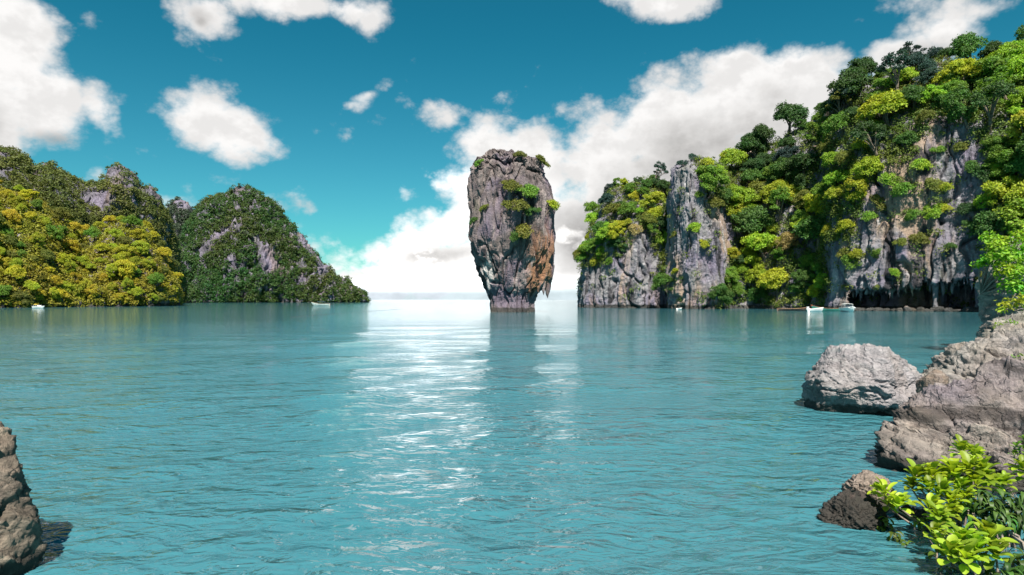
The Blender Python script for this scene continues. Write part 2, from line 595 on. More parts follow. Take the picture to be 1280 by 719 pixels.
# ------------------------------------------------------------------ hills and cliffs
def hill(name, stations, ns, nt_, mat, amp, cave=None, back=40.0, seed=0.0, cliff_a=0.10, flute=1.0, smooth_s=1.0, dome=0.75, k=1.0):
    """stations: base px, base distance, cliff-top row, ridge px, ridge distance, ridge row.  Returns the vertex grid."""
    st = np.array(stations, float)
    s = np.linspace(0, len(st) - 1, ns)
    c = np.stack([np.interp(s, np.arange(len(st)), st[:, j]) for j in range(6)], 1)
    if smooth_s:
        w = int(ns / len(st) * smooth_s * 0.5)
        if w > 1:
            ker = np.hanning(2 * w + 1)
            ker /= ker.sum()
            c = np.stack([np.convolve(np.pad(c[:, j], w, mode='edge'), ker, mode='valid') for j in range(6)], 1)
    B = np.stack([(c[:, 0] - 640) / F * c[:, 1], c[:, 1]], 1)
    T = np.stack([(c[:, 3] - 640) / F * c[:, 4], c[:, 4]], 1)
    zc = CAM_H + (HZ - c[:, 2]) / F * c[:, 1]
    zT = CAM_H + (HZ - c[:, 5]) / F * c[:, 4]
    zc = np.minimum(zc, zT * 0.96)
    n1_, n2_, n3_ = int(nt_ * 0.5), int(nt_ * 0.38), int(nt_ * 0.12)
    a_, z_ = [], []
    for q in np.linspace(0, 1, n1_, endpoint=False):
        a_.append(np.full(ns, cliff_a * q ** 1.3))
        z_.append(-1.5 + (zc + 1.5) * q)
    for q in np.linspace(0, 1, n2_):
        a_.append(np.full(ns, cliff_a + (1 - cliff_a) * q))
        z_.append(zc + (zT - zc) * (np.sin(q * np.pi / 2) ** dome if q > 0 else 0))
    A, Zz = np.array(a_).T, np.array(z_).T
    XY = B[:, None] * (1 - A[..., None]) + T[:, None] * A[..., None]
    if cave is not None:
        hc, depth = cave(c[:, 0])
        inw = T - B
        inw /= np.linalg.norm(inw, axis=1)[:, None] + 1e-9
        lip = hc[:, None]
        d = depth[:, None] * sstep(lip + 0.25, lip - 0.9, Zz) * (hc[:, None] > 0.3)
        XY = XY + inw[:, None] * d[..., None]
    # sides fall away behind
    K = T + (T - B) / (np.linalg.norm(T - B, axis=1)[:, None] + 1e-9) * back
    qs = np.linspace(0, 1, n3_ + 1)[1:]
    XYb = T[:, None] * (1 - qs[None, :, None]) + K[:, None] * qs[None, :, None]
    Zb = zT[:, None] * (1 - qs[None, :] ** 1.5) - 2 * qs[None, :]
    P = np.concatenate([np.concatenate([XY, Zz[..., None]], -1), np.concatenate([XYb, Zb[..., None]], -1)], 1)
    e1, e2 = np.gradient(P, axis=0), np.gradient(P, axis=1)
    N = np.cross(e1, e2)
    N /= np.linalg.norm(N, axis=-1)[..., None] + 1e-9
    if (N[ns // 2, 10] * P[ns // 2, 10] * np.array([1, 1, 0])).sum() > 0:
        N = -N
    # soften normals so that displacement does not fold
    for _ in range(3):
        N[1:-1] = (N[:-2] + N[1:-1] + N[2:]) / 3
        N[:, 1:-1] = (N[:, :-2] + N[:, 1:-1] + N[:, 2:]) / 3
    N /= np.linalg.norm(N, axis=-1)[..., None] + 1e-9
    Q = P + seed
    d = amp * (1.0 * fbm(Q / (14.0 * k), 3) + 0.75 * fbm(Q * np.array([1, 1, 0.15]) / (4.5 * k), 4, 0.55, True) * flute
               + 0.28 * fbm(Q / (1.6 * k), 4, 0.6, True))
    wp = np.stack([fbm(Q / (5 * k), 2), fbm(Q / (5 * k) + 40, 2), 0 * Q[..., 0]], -1) * 2.5 * k
    cl = gnoise((Q + wp) * np.array([1, 1, 0.12]) / (5.0 * k))
    d = d - amp * 0.9 * np.clip(1 - np.abs(cl) * 7, 0, 1) ** 1.5
    cl = gnoise((Q + wp * 0.5) * np.array([1, 1, 0.12]) / (2.2 * k) + 70)
    d = d - amp * 0.3 * np.clip(1 - np.abs(cl) * 6, 0, 1)
    wz = np.clip((P[..., 2] + 1.5) / 2.0, 0.3, 1)
    P = P + N * (d * wz)[..., None]
    n, m_ = P.shape[:2]
    fc = grid_faces(n, m_)
    o = obj(name, mesh(name, P, fc, mat))
    kind(o, 'structure')
    e1, e2 = np.gradient(P, axis=0), np.gradient(P, axis=1)
    Nn = np.cross(e1, e2)
    area = np.linalg.norm(Nn, axis=-1)
    Nn /= area[..., None] + 1e-9
    if (Nn[ns // 2, 10] * P[ns // 2, 10] * np.array([1, 1, 0])).sum() > 0:
        Nn = -Nn
        o.data.flip_normals()
    return P, Nn, area, c


def cave_right(px):
    px = np.asarray(px, float)
    pts = [(1000, 0), (1052, 0), (1064, 3.8), (1100, 4.6), (1130, 4.2), (1160, 5.6), (1185, 5.2), (1205, 6.4), (1232, 6.0), (1244, 0), (1500, 0)]
    h = np.interp(px, [p[0] for p in pts], [p[1] for p in pts])
    q = np.stack([px * 0.11, px * 0 + 2.2, px * 0], 1)
    h = np.where(h > 0.3, h + 2.0 * fbm(q, 4, 0.7), 0)
    return h, np.where(h > 0.3, 11.0, 0.0)


RIGHT = [
    (728, 240, 315, 790, 235, 240),
    (724, 205, 315, 785, 222, 235),
    (725, 184, 312, 788, 208, 232),
    (760, 176, 305, 800, 200, 232),
    (800, 172, 285, 815, 195, 228),
    (834, 174, 300, 836, 195, 240),
    (838, 165, 212, 852, 173, 206),
    (858, 157, 212, 868, 170, 202),
    (895, 156, 235, 888, 175, 205),
    (912, 163, 330, 918, 188, 205),
    (945, 160, 372, 938, 192, 188),
    (985, 151, 372, 975, 188, 180),
    (1028, 145, 365, 1020, 182, 150),
    (1042, 137, 262, 1045, 172, 128),
    (1080, 130, 232, 1085, 166, 108),
    (1120, 126, 195, 1125, 162, 94),
    (1170, 122, 158, 1168, 156, 90),
    (1230, 118, 165, 1222, 150, 86),
    (1290, 112, 195, 1280, 145, 80),
    (1380, 100, 200, 1380, 140, 75),
    (1500, 88, 220, 1480, 130, 60),
]
RP, RN, RA, RC = hill('cliff', RIGHT, 900, 420, M_CLIFF, 1.7, cave_right, 45, 0.0, 0.10, 1.0, 0.5, 0.8)

LEFT_FRONT = [
    (-160, 150, 375, -130, 200, 215), (-60, 165, 375, -50, 215, 222), (0, 178, 374, 0, 225, 240), (40, 184, 374, 40, 232, 250), (75, 195, 374, 78, 245, 275),
    (105, 202, 374, 106, 255, 298), (130, 206, 373, 132, 260, 286), (155, 212, 372, 156, 262, 276), (185, 220, 372, 180, 262, 286),
    (208, 230, 372, 200, 260, 315), (222, 242, 372, 214, 264, 340), (223, 262, 372, 214, 272, 345), (218, 300, 372, 210, 300, 350)]
LP, LN, LA, LC = hill('hill', LEFT_FRONT, 420, 200, M_HILLROCK, 2.4, None, 40, 50.0, 0.05, 0.8, 0.8, 0.8, 1.3)

LEFT_BACK = [
    (-160, 260, 300, -130, 330, 150), (-60, 270, 290, -50, 340, 178), (0, 285, 260, 0, 350, 190), (25, 295, 260, 24, 360, 195), (42, 300, 262, 42, 365, 212),
    (62, 310, 260, 62, 372, 208), (85, 320, 270, 84, 380, 222), (108, 330, 280, 105, 390, 232), (128, 340, 280, 128, 395, 231), (137, 345, 240, 138, 398, 213),
    (152, 350, 235, 150, 402, 210), (168, 356, 245, 166, 405, 221), (174, 360, 270, 175, 410, 236), (190, 370, 270, 190, 415, 235), (200, 380, 290, 200, 425, 252),
    (212, 390, 320, 210, 432, 275), (222, 405, 340, 219, 440, 315), (228, 440, 350, 224, 460, 350), (228, 480, 360, 224, 490, 355)]
BP, BN, BA, BC = hill('hill', LEFT_BACK, 480, 220, M_HILLROCK, 3.2, None, 60, 90.0, 0.16, 0.8, 0.5, 0.8, 1.5)

KNOB = [(190, 690, 330, 205, 720, 310), (200, 655, 300, 212, 690, 256), (215, 640, 285, 222, 685, 250), (232, 640, 290, 233, 685, 252), (246, 650, 310, 242, 690, 265),
        (252, 690, 330, 246, 710, 300)]
KP, KN, KA, KC = hill('hill', KNOB, 120, 120, M_HILLROCK, 4.0, None, 60, 20.0, 0.2, 0.8, 0.6, 0.8, 3)

ISLE = [
    (196, 620, 360, 222, 610, 325), (202, 545, 360, 232, 590, 312), (225, 520, 350, 244, 575, 276), (250, 510, 340, 256, 568, 254), (272, 505, 330, 271, 562, 244), (292, 502, 325, 292, 560, 239),
    (310, 503, 325, 307, 560, 239), (325, 506, 330, 322, 560, 243), (345, 510, 335, 341, 562, 258), (366, 516, 345, 361, 562, 280), (388, 522, 352, 382, 562, 308),
    (405, 528, 358, 400, 562, 330), (424, 534, 362, 420, 562, 346), (440, 538, 362, 436, 562, 350), (452, 545, 366, 448, 564, 361), (457, 562, 372, 452, 572, 368), (456, 600, 374, 450, 600, 371)]
IP, IN_, IA, IC = hill('island', ISLE, 520, 260, M_HILLROCK, 7.0, None, 70, 140.0, 0.10, 1.0, 0.6, 0.8, 2.0)

# ------------------------------------------------------------------ the rock pillar
def make_pillar():
    D = 118.0
    # row, left px, right px
    tab = np.array([(189, 617, 627), (193, 606, 640), (199, 598, 668), (206, 594, 676), (218, 586, 682), (234, 584, 688), (250, 586, 691), (266, 588.5, 692.5), (282, 588.5, 692), (298, 587.5, 692),
                    (314, 590, 692), (330, 596, 691), (346, 602, 689), (359, 607, 683), (368, 611, 672), (378, 614, 667), (389, 614.5, 666.5), (400, 612, 669)])
    z = CAM_H + (HZ - tab[:, 0]) / F * D
    xl, xr = (tab[:, 1] - 640) / F * D, (tab[:, 2] - 640) / F * D
    n, k = 520, 620
    zz = np.linspace(z.max(), z.min(), n)
    o = np.argsort(z)
    l, r_ = np.interp(zz, z[o], xl[o]), np.interp(zz, z[o], xr[o])
    th = np.linspace(0, 2 * np.pi, k, endpoint=False)
    c, s = np.cos(th), np.sin(th)
    e = 0.80
    cx, sx = np.sign(c) * np.abs(c) ** e, np.sign(s) * np.abs(s) ** e
    w = (r_ - l) / 2
    X = ((l + r_) / 2)[:, None] + w[:, None] * cx[None]
    Y = D + 0.82 * w[:, None] * sx[None] + 0.6 * np.sin(zz * 0.3)[:, None]
    P = np.stack([X, Y, np.broadcast_to(zz[:, None], X.shape)], -1)
    N = np.stack([np.broadcast_to(cx, X.shape), np.broadcast_to(sx, X.shape), 0 * X], -1)
    N /= np.linalg.norm(N, axis=-1)[..., None]
    Q = P + 300.0
    Qs = Q * np.array([1, 1, 0.3])
    warp = np.stack([fbm(Qs / 2.5, 3), fbm(Qs / 2.5 + 40, 3), 0 * X], -1) * 0.45
    hgt = (zz / zz.max())[:, None]
    d = 0.75 * fbm(Q / 5.0, 3) + 1.05 * fbm((Q + warp) * np.array([1, 1, 0.16]) / 2.1, 4, 0.6, True) + 0.34 * fbm((Q + warp) * np.array([1, 1, 0.14]) / 0.8, 4, 0.6, True) + 0.14 * fbm(Q / 0.35, 3, 0.6, True)
    cl = gnoise((Q + warp * 1.6) * np.array([1, 1, 0.10]) / 2.6)
    d = d - 1.5 * np.clip(1 - np.abs(cl) * 7, 0, 1) ** 1.5
    cl = gnoise((Q + warp * 1.2) * np.array([1, 1, 0.10]) / 1.3 + 70)
    d = d - 0.7 * np.clip(1 - np.abs(cl) * 6, 0, 1)
    d = d + 0.18
    d = d * np.clip((w[:, None]) / 3.0, 0.15, 1) * (0.7 + 0.5 * sstep(0.75, 1.0, hgt))
    # ragged hanging rim at the lower right, above the notch
    P = P + N * (d - 0.12)[..., None]
    P[..., 2] += (0.75 * fbm(Q * np.array([1, 1, 0.0]) / 0.9, 4, 0.6, True) + 1.5 * fbm(Q * np.array([1, 1, 0.0]) / 2.2, 3)) * sstep(0.86, 0.99, hgt)
    Vv = np.concatenate([P.reshape(-1, 3), [P[0].mean(0) + [0, 0, 0.1]]])
    f = grid_faces(n, k, True)
    top = n * k
    j = np.arange(k)
    cap = np.stack([np.full(k, top), (j + 1) % k, j, j], -1)
    root = thing('rock_pillar', 'tall top-heavy limestone rock pillar rising from the sea in the middle of the bay', 'rock pillar', (0, 0, 0))
    me = bpy.data.meshes.new('rock_face')
    me = mesh('rock_face', Vv, f, M_PILLAR)
    bm = bmesh.new()
    bm.from_mesh(me)
    bm.verts.ensure_lookup_table()
    for a in range(k):
        bm.faces.new((bm.verts[top], bm.verts[(a + 1) % k], bm.verts[a])).smooth = True
    bmesh.ops.recalc_face_normals(bm, faces=bm.faces)
    bm.to_mesh(me)
    bm.free()
    obj('rock_face', me, root)
    # hanging stone daggers along the undercut on the right and left
    rs = np.random.RandomState(5)
    for px, py, ln, rad, yy in ((684, 352, 3.0, 0.62, -1.0), (687, 345, 2.6, 0.6, 0.4), (679, 356, 1.8, 0.5, -2.0), (672, 358, 1.2, 0.5, -2.6), (689, 335, 2.4, 0.55, -0.2),
                                (612, 356, 1.2, 0.5, -2.2), (606, 350, 1.2, 0.45, -1.0), (662, 360, 1.0, 0.45, -3.2)):
        b = P3(px, py, D)
        b[1] += yy
        zt = np.linspace(0, 1, 14)
        th2 = np.linspace(0, 2 * np.pi, 14, endpoint=False)
        rr = rad * np.interp(zt, [0, .15, .45, .8, 1], [0.5, 1.0, 0.85, 0.45, 0.06])
        V2 = np.stack([b[0] + rr[:, None] * np.cos(th2), b[1] + rr[:, None] * np.sin(th2), np.broadcast_to((b[2] + 0.9 - zt * (ln + 0.9))[:, None], (14, 14))], -1)
        V2 = V2 + 0.22 * np.stack([fbm(V2 / 0.7, 3), fbm(V2 / 0.7 + 9, 3), fbm(V2 / 0.7 + 20, 3)], -1)
        obj('stalactite', mesh('stalactite', V2, grid_faces(14, 14, True)[:, ::-1], M_PILLAR), root)
    return P, D


PP, PD = make_pillar()

# ------------------------------------------------------------------ foliage builders
def unit(a):
    return a / (np.linalg.norm(a, axis=-1)[..., None] + 1e-9)


def leaf_quads(rng, C, N, size, slim=0.55):
    n = len(C)
    N = unit(N)
    t = unit(np.cross(N, rng.normal(size=(n, 3))))
    b = np.cross(N, t)
    s = np.broadcast_to(size, (n,))[:, None]
    lift = N * s * 0.18
    Vv = np.stack([C - t * s, C + b * s * slim - lift, C + t * s, C - b * s * slim - lift], 1)
    Ff = np.arange(4 * n).reshape(n, 4)
    return Vv.reshape(-1, 3), Ff


def lobes_to_leaves(rng, lobes, per, size, flat=0.7, up=0.5, wild=0.55, fill=0.2):
    """lobes: (x, y, z, r).  Leaves sit on the upper skins of the lobes, some inside."""
    Cs, Ns, Vs = [], [], []
    for x, y, z, r in lobes:
        n = max(6, int(per * (r ** 2)))
        d = rng.normal(size=(n, 3))
        d[:, 2] = np.where(d[:, 2] < -0.35, -d[:, 2] * 0.8, d[:, 2])
        d = unit(d)
        rad = r * np.where(rng.rand(n) < fill, rng.uniform(0.3, 0.8, n), rng.uniform(0.78, 1.12, n))
        lump = 1 + 0.5 * gnoise(d * 2.3 + rng.rand() * 50)
        Cs.append(np.array([x, y, z]) + d * (rad * lump)[:, None] * np.array([1, 1, flat]))
        Ns.append(d * 0.8 + np.array([0, 0, up]) + wild * rng.normal(size=(n, 3)))
        Vs.append(np.clip(rng.rand() * 0.7 + 0.3 * rng.rand(n), 0, 1))
    C, N, v = np.concatenate(Cs), np.concatenate(Ns), np.concatenate(Vs)
    Vv, Ff = leaf_quads(rng, C, N, size * rng.uniform(0.7, 1.3, len(C)))
    return Vv, Ff, np.repeat(v, 4)


def crown_lobes(rng, kind_):
    L = []
    if kind_ == 'round':
        for i in range(30):
            d = unit(rng.normal(size=3))
            d[2] = abs(d[2]) * 1.1 - 0.35
            q = rng.uniform(0.55, 1.0)
            L.append((d[0] * 2.5 * q, d[1] * 2.5 * q, 3.2 + d[2] * 2.3 * q, rng.uniform(0.6, 1.15)))
    elif kind_ == 'umbrella':
        for i in range(40):
            a, q = rng.rand() * 6.28, math.sqrt(rng.rand())
            L.append((math.cos(a) * 3.0 * q, math.sin(a) * 3.0 * q, 4.6 - 2.0 * q * q + rng.normal() * 0.35 - (1.6 if rng.rand() < 0.4 else 0), rng.uniform(0.6, 1.15)))
    elif kind_ == 'airy':
        for i in range(19):
            d = unit(rng.normal(size=3))
            d[2] = abs(d[2]) * 1.2 - 0.25
            q = rng.uniform(0.7, 1.1)
            L.append((d[0] * 2.5 * q, d[1] * 2.5 * q, 4.2 + d[2] * 2.6 * q, rng.uniform(0.4, 0.8)))
    elif kind_ == 'tall':
        for i in range(34):
            h = rng.rand()
            a = rng.rand() * 6.28
            q = (0.35 + 0.65 * math.sin(math.pi * min(1, h * 0.85 + 0.12))) * rng.uniform(0.6, 1.0)
            L.append((math.cos(a) * 2.0 * q, math.sin(a) * 2.0 * q, 1.6 + 5.0 * h, rng.uniform(0.55, 1.0)))
    elif kind_ == 'shrub':
        for i in range(14):
            d = unit(rng.normal(size=3))
            d[2] = abs(d[2]) * 0.8 - 0.1
            q = rng.uniform(0.5, 1.0)
            L.append((d[0] * 1.2 * q, d[1] * 1.2 * q, 0.9 + d[2] * 1.0 * q, rng.uniform(0.35, 0.65)))
    return L


PROTO = {}
for kname, nvar in (('round', 4), ('umbrella', 4), ('airy', 3), ('tall', 2), ('shrub', 4)):
    for i in range(nvar):
        rng = np.random.RandomState(100 + 17 * i + len(kname))
        L = crown_lobes(rng, kname)
        Vv, Ff, v = lobes_to_leaves(rng, L, 480 if kname == 'shrub' else 290, 0.11 if kname == 'shrub' else 0.165, 0.8 if kname == 'umbrella' else 0.85,
                                    fill=0.15, wild=0.8)
        cm = mesh('crown', Vv, Ff, M_LEAF, False, v)
        mb = MB()
        top = 0.7 if kname == 'shrub' else 2.6
        wob = rng.normal(size=2) * 0.15
        r0 = 0.07 if kname == 'shrub' else 0.24
        mb.tube([(0, 0, -1.2), (wob[0] * .5, wob[1] * .5, top * .4), (wob[0], wob[1], top)], [r0 * 1.3, r0, r0 * 0.7])
        for x, y, z, r in [L[j] for j in rng.permutation(len(L))[:9]]:
            s0 = top * rng.uniform(0.45, 1.0)
            mid = np.array([x * .45, y * .45, s0 + (z - s0) * .6])
            mb.tube([(wob[0] * s0 / top, wob[1] * s0 / top, s0), mid, (x, y, z)], [r0 * 0.5, r0 * 0.35, r0 * 0.12], 5)
        m = bpy.data.meshes.new('trunk')
        m.from_pydata([tuple(p) for p in np.concatenate(mb.v)], [], mb.f)
        m.materials.append(M_BARK)
        PROTO[kname, i] = (cm, m)
NVAR = {'round': 4, 'umbrella': 4, 'airy': 3, 'tall': 2, 'shrub': 4}

PAL = {
    'yellow-green': (0.245, 0.285, 0.020), 'lime-green': (0.19, 0.31, 0.024), 'mid-green': (0.10, 0.19, 0.022), 'dark green': (0.034, 0.078, 0.02),
    'bluish dark green': (0.026, 0.058, 0.048), 'olive green': (0.125, 0.14, 0.024), 'dry tan': (0.26, 0.215, 0.09), 'golden-green': (0.33, 0.30, 0.022),
    'deep green': (0.058, 0.13, 0.024),
}
SHAPE = {'round': 'round-crowned tree', 'umbrella': 'spreading tree', 'airy': 'open-crowned tree', 'tall': 'upright tree', 'shrub': 'shrub'}
MADE = []      # (root, colour, shape, zone, px, py, size word)


def plant(kind_, loc, nrm, scale, colour, zone, rng, name='tree', lean=0.35):
    v = rng.randint(NVAR[kind_])
    cm, tm = PROTO[kind_, v]
    o = bpy.data.objects.new(name, None)
    COL.objects.link(o)
    o.empty_display_size = 0.5
    up = Vector((0, 0, 1)) * (1 - lean) + Vector(nrm) * lean
    q = up.to_track_quat('Z', 'Y')
    o.rotation_euler = (q @ Matrix.Rotation(rng.rand() * 6.28, 3, 'Z').to_quaternion()).to_euler()
    o.location = Vector(loc) - Vector(nrm) * (0.15 if kind_ != 'shrub' else 0.45 * scale)
    o.scale = (scale, scale, scale * rng.uniform(0.85, 1.15))
    c = obj('crown' if kind_ != 'shrub' else 'foliage', cm, o)
    t = obj('trunk' if kind_ != 'shrub' else 'stem', tm, o)
    k = rng.uniform(0.95, 1.30)
    c.color = tuple(np.clip(np.array(PAL[colour]) * k * rng.uniform(0.92, 1.08, 3), 0, 1)) + (1,)
    hc = np.array(loc) + np.array([0, 0, (3.2 if kind_ != 'shrub' else 0.8) * scale])
    px, py = proj(hc)
    MADE.append([o, colour, kind_, zone, float(px), float(py), scale, name])
    return o


# coarse depth map of the ground forms, to leave out what nothing of can be seen
CELL = 5
ZB = np.full((160, 280), 1e9)
for P_ in (RP, LP, BP, KP, IP, PP):
    q = P_.reshape(-1, 3)
    q = q[q[:, 1] > 1]
    a, b = proj(q)
    i, j = (b / CELL).astype(int), ((a + 60) / CELL).astype(int)
    ok = (i >= 0) & (i < 160) & (j >= 0) & (j < 280)
    np.minimum.at(ZB, (i[ok], j[ok]), q[ok, 1])


def seen(P, slack):
    a, b = proj(P)
    i, j = np.clip((b / CELL).astype(int), 0, 159), np.clip(((a + 60) / CELL).astype(int), 0, 279)
    return P[..., 1] < ZB[i, j] + slack


def inpoly(x, y, poly):
    c = np.zeros(np.shape(x), bool)
    n = len(poly)
    for i in range(n):
        (x0, y0), (x1, y1) = poly[i], poly[(i + 1) % n]
        hit = ((y0 > y) != (y1 > y)) & (x < (x1 - x0) * (y - y0) / (y1 - y0 + 1e-9) + x0)
        c ^= hit
    return c


ROCKY = [
    [(718, 334), (742, 338), (768, 326), (778, 318), (788, 300), (796, 280), (806, 292), (822, 322), (832, 345), (838, 392), (718, 392)],
    [(836, 205), (860, 196), (872, 215), (884, 250), (912, 262), (916, 300), (905, 372), (880, 392), (838, 392), (833, 300)],
    [(1038, 300), (1072, 305), (1080, 250), (1098, 215), (1140, 200), (1158, 165), (1185, 150), (1232, 180), (1240, 240), (1246, 300), (1245, 395), (1035, 395)],
]


def rocky(px, py):
    r = np.zeros(np.shape(px), bool)
    for p in ROCKY:
        r |= inpoly(px, py, p)
    return r


def candidates(P, N, A, rng, n, pxr=(-45, 1325), facing=-0.15, zmin=0.8):
    q, nn, a = P.reshape(-1, 3), N.reshape(-1, 3), A.reshape(-1).copy()
    px, py = proj(q)
    view = unit(np.array([0, 0, CAM_H]) - q)
    ok = (px > pxr[0]) & (px < pxr[1]) & (py > -60) & ((nn * view).sum(1) > facing) & (q[:, 2] > zmin)
    a[~ok] = 0
    # equal chance per picture area, roughly
    a = a * np.maximum((nn * view).sum(1), 0.12) / (q[:, 1] ** 2)
    idx = rng.choice(len(q), size=n, p=a / a.sum())
    return q[idx], nn[idx], px[idx], py[idx]


def thin(px, py, rad, limit):
    keep = []
    kx, ky, kr = np.zeros(limit), np.zeros(limit), np.zeros(limit)
    for i in range(len(px)):
        k = len(keep)
        if k >= limit:
            break
        if k == 0 or np.all((kx[:k] - px[i]) ** 2 + (ky[:k] - py[i]) ** 2 > ((kr[:k] + rad[i]) * 0.5) ** 2):
            kx[k], ky[k], kr[k] = px[i], py[i], rad[i]
            keep.append(i)
    return keep


# ------------------------------------------------------------------ trees of the right-hand cliff
ZR = [('left headland', lambda x, y: x < 836),
      ('top of the narrow rock tower', lambda x, y: x < 920 and y < 262),
      ('gully right of the narrow tower', lambda x, y: x < 975 and y > 262),
      ('crest behind the narrow tower', lambda x, y: x < 975),
      ('green slope foot near moored boats', lambda x, y: x < 1048 and y > 300),
      ('middle green slope left of cave', lambda x, y: x < 1048 and y > 215),
      ('upper green slope left of cave', lambda x, y: x < 1048),
      ('rock wall over the sea cave', lambda x, y: y > 205 and x < 1235),
      ('summit ridge above the cave', lambda x, y: y < 92),
      ('shoulder above the cave', lambda x, y: x < 1170),
      ('far right slope above the bush', lambda x, y: True)]


def zone_r(x, y):
    for n, f in ZR:
        if f(x, y):
            return n


rng = np.random.RandomState(21)
q, nn, px, py = candidates(RP, RN, RA, rng, 9000, (712, 1310))
rk = rocky(px, py)
vis = seen(q + np.array([0, 0, 2.5]), 5)
sel = (~rk) & vis
q, nn, px, py = q[sel], nn[sel], px[sel], py[sel]
scl = rng.uniform(0.62, 1.35, len(px)) * np.where(rng.rand(len(px)) < 0.12, 1.35, 1.0)
scl = np.where((px < 836), scl * 0.8, scl)
rad = scl * 5.4 / q[:, 1] * F * 0.60
keep = thin(px, py, rad, 172)
for i in keep:
    x, y = px[i], py[i]
    if 836 < x < 892 and y < 222:
        continue
    zn = zone_r(x, y - 18)
    n_ = gnoise(np.array([x / 60.0, y / 60.0, 3.3])) + 0.35 * rng.normal()
    r_ = rng.rand()
    if y < 110 and 1085 < x < 1180:
        colr = 'bluish dark green' if r_ < 0.75 else 'mid-green'
    elif 925 < x < 990 and 165 < y < 225 or 1040 < x < 1075 and y < 170:
        colr = 'dark green' if r_ < 0.8 else 'bluish dark green'
    elif x < 780 and y < 262 and r_ < 0.6:
        colr = 'bluish dark green'
    elif n_ > 0.38:
        colr = 'yellow-green' if r_ < 0.65 else 'lime-green'
    elif n_ > 0.05:
        colr = 'lime-green' if r_ < 0.35 else ('olive green' if r_ < 0.75 else 'mid-green')
    elif n_ > -0.32:
        colr = 'mid-green' if r_ < 0.55 else ('deep green' if r_ < 0.85 else 'yellow-green')
    else:
        colr = 'dark green' if r_ < 0.55 else 'deep green'
    kd = rng.choice(['round', 'umbrella', 'airy', 'tall'], p=[0.54, 0.30, 0.03, 0.13])
    plant(kd, q[i], nn[i], scl[i], colr, zn, rng, 'tree', 0.35)
# named singles the eye goes to
def pick(P, N, x, y):
    q = P.reshape(-1, 3)
    a, b = proj(q)
    d2 = (a - x) ** 2 + (b - y) ** 2
    m = np.where(d2 < max(d2.min() * 2, 9.0))[0]
    i = m[np.argmin(q[m, 1])]
    return q[i], N.reshape(-1, 3)[i]


def single(P, N, x, y, kd, s, colour, zone, name='tree', lean=0.3):
    p, n = pick(P, N, x, y)
    return plant(kd, p, n, s, colour, zone, rng, name, lean)


for x, y, kd, s, c in ((985, 318, 'umbrella', 0.9, 'dry tan'), (1050, 150, 'airy', 0.95, 'olive green'), (1140, 92, 'airy', 1.15, 'bluish dark green'),
                       (945, 200, 'round', 1.35, 'dark green'), (1060, 135, 'round', 1.5, 'dark green'), (1108, 160, 'round', 1.5, 'yellow-green'),
                       (1120, 115, 'airy', 1.3, 'bluish dark green'), (925, 262, 'umbrella', 1.2, 'lime-green'), (975, 255, 'umbrella', 1.2, 'yellow-green'),
                       (815, 262, 'umbrella', 0.95, 'yellow-green'), (733, 318, 'round', 0.85, 'mid-green'), (748, 300, 'round', 0.9, 'deep green'), (770, 296, 'umbrella', 0.9, 'yellow-green'), (752, 322, 'round', 0.7, 'lime-green'), (728, 326, 'umbrella', 0.75, 'olive green'), (784, 276, 'round', 0.9, 'mid-green'), (812, 285, 'round', 0.8, 'olive green'), (760, 300, 'umbrella', 0.9, 'lime-green'), (818, 230, 'airy', 0.9, 'bluish dark green'),
                       (1205, 110, 'umbrella', 1.3, 'yellow-green'), (1260, 90, 'round', 1.3, 'lime-green')):
    single(RP, RN, x, y, kd, s, c, zone_r(x, y - 18))

# shrubs growing out of bare rock
SHR = [
    (RP, RN, 868, 290, 1.5, 'lime-green', 'pale face of the narrow tower'), (RP, RN, 880, 310, 1.1, 'yellow-green', 'pale face of the narrow tower'),
    (RP, RN, 841, 296, 0.9, 'olive green', 'left edge of the narrow tower'), (RP, RN, 893, 262, 1.4, 'olive green', 'shoulder of the narrow tower'),
    (RP, RN, 843, 342, 0.9, 'yellow-green', 'left foot of the narrow tower'), (RP, RN, 795, 290, 1.3, 'dry tan', 'rock point of the left headland'),
    (RP, RN, 760, 330, 1.1, 'mid-green', 'bare rock of the left headland'), (RP, RN, 745, 332, 1.3, 'yellow-green', 'bare rock of the left headland'), (RP, RN, 825, 350, 1.2, 'deep green', 'gully left of the narrow rock tower'),
    (RP, RN, 852, 205, 1.0, 'bluish dark green', 'tip of the narrow tower'), (RP, RN, 866, 198, 1.0, 'bluish dark green', 'tip of the narrow tower'),
    (RP, RN, 885, 205, 1.3, 'yellow-green', 'tip of the narrow tower'), (RP, RN, 872, 245, 1.0, 'mid-green', 'upper face of the narrow tower'),
]
for x, y, s, c in ((1062, 335, 1.3, 'mid-green'), (1068, 322, 1.1, 'yellow-green'), (1052, 322, 1.2, 'olive green'), (1140, 275, 1.1, 'mid-green'), (1165, 272, 1.3, 'lime-green'),
                   (1178, 268, 1.0, 'yellow-green'), (1148, 305, 1.4, 'olive green'), (1118, 345, 0.8, 'lime-green'), (1122, 308, 1.0, 'olive green'), (1205, 265, 1.4, 'dark green'),
                   (1228, 262, 1.5, 'lime-green'), (1215, 288, 1.1, 'deep green'), (1180, 240, 0.9, 'yellow-green'), (1165, 235, 1.3, 'olive green'), (1100, 262, 1.4, 'olive green'),
                   (1085, 275, 1.2, 'mid-green'), (1128, 245, 1.5, 'mid-green'), (1110, 235, 1.4, 'lime-green'), (1150, 215, 1.4, 'lime-green'), (1225, 225, 1.6, 'dark green'),
                   (1172, 190, 0.9, 'mid-green'), (1200, 190, 1.2, 'olive green'), (1212, 215, 1.2, 'deep green'), (1095, 320, 0.8, 'mid-green'), (1188, 310, 0.8, 'deep green')):
    SHR.append((RP, RN, x, y, s, c, 'bare wall above the sea cave'))
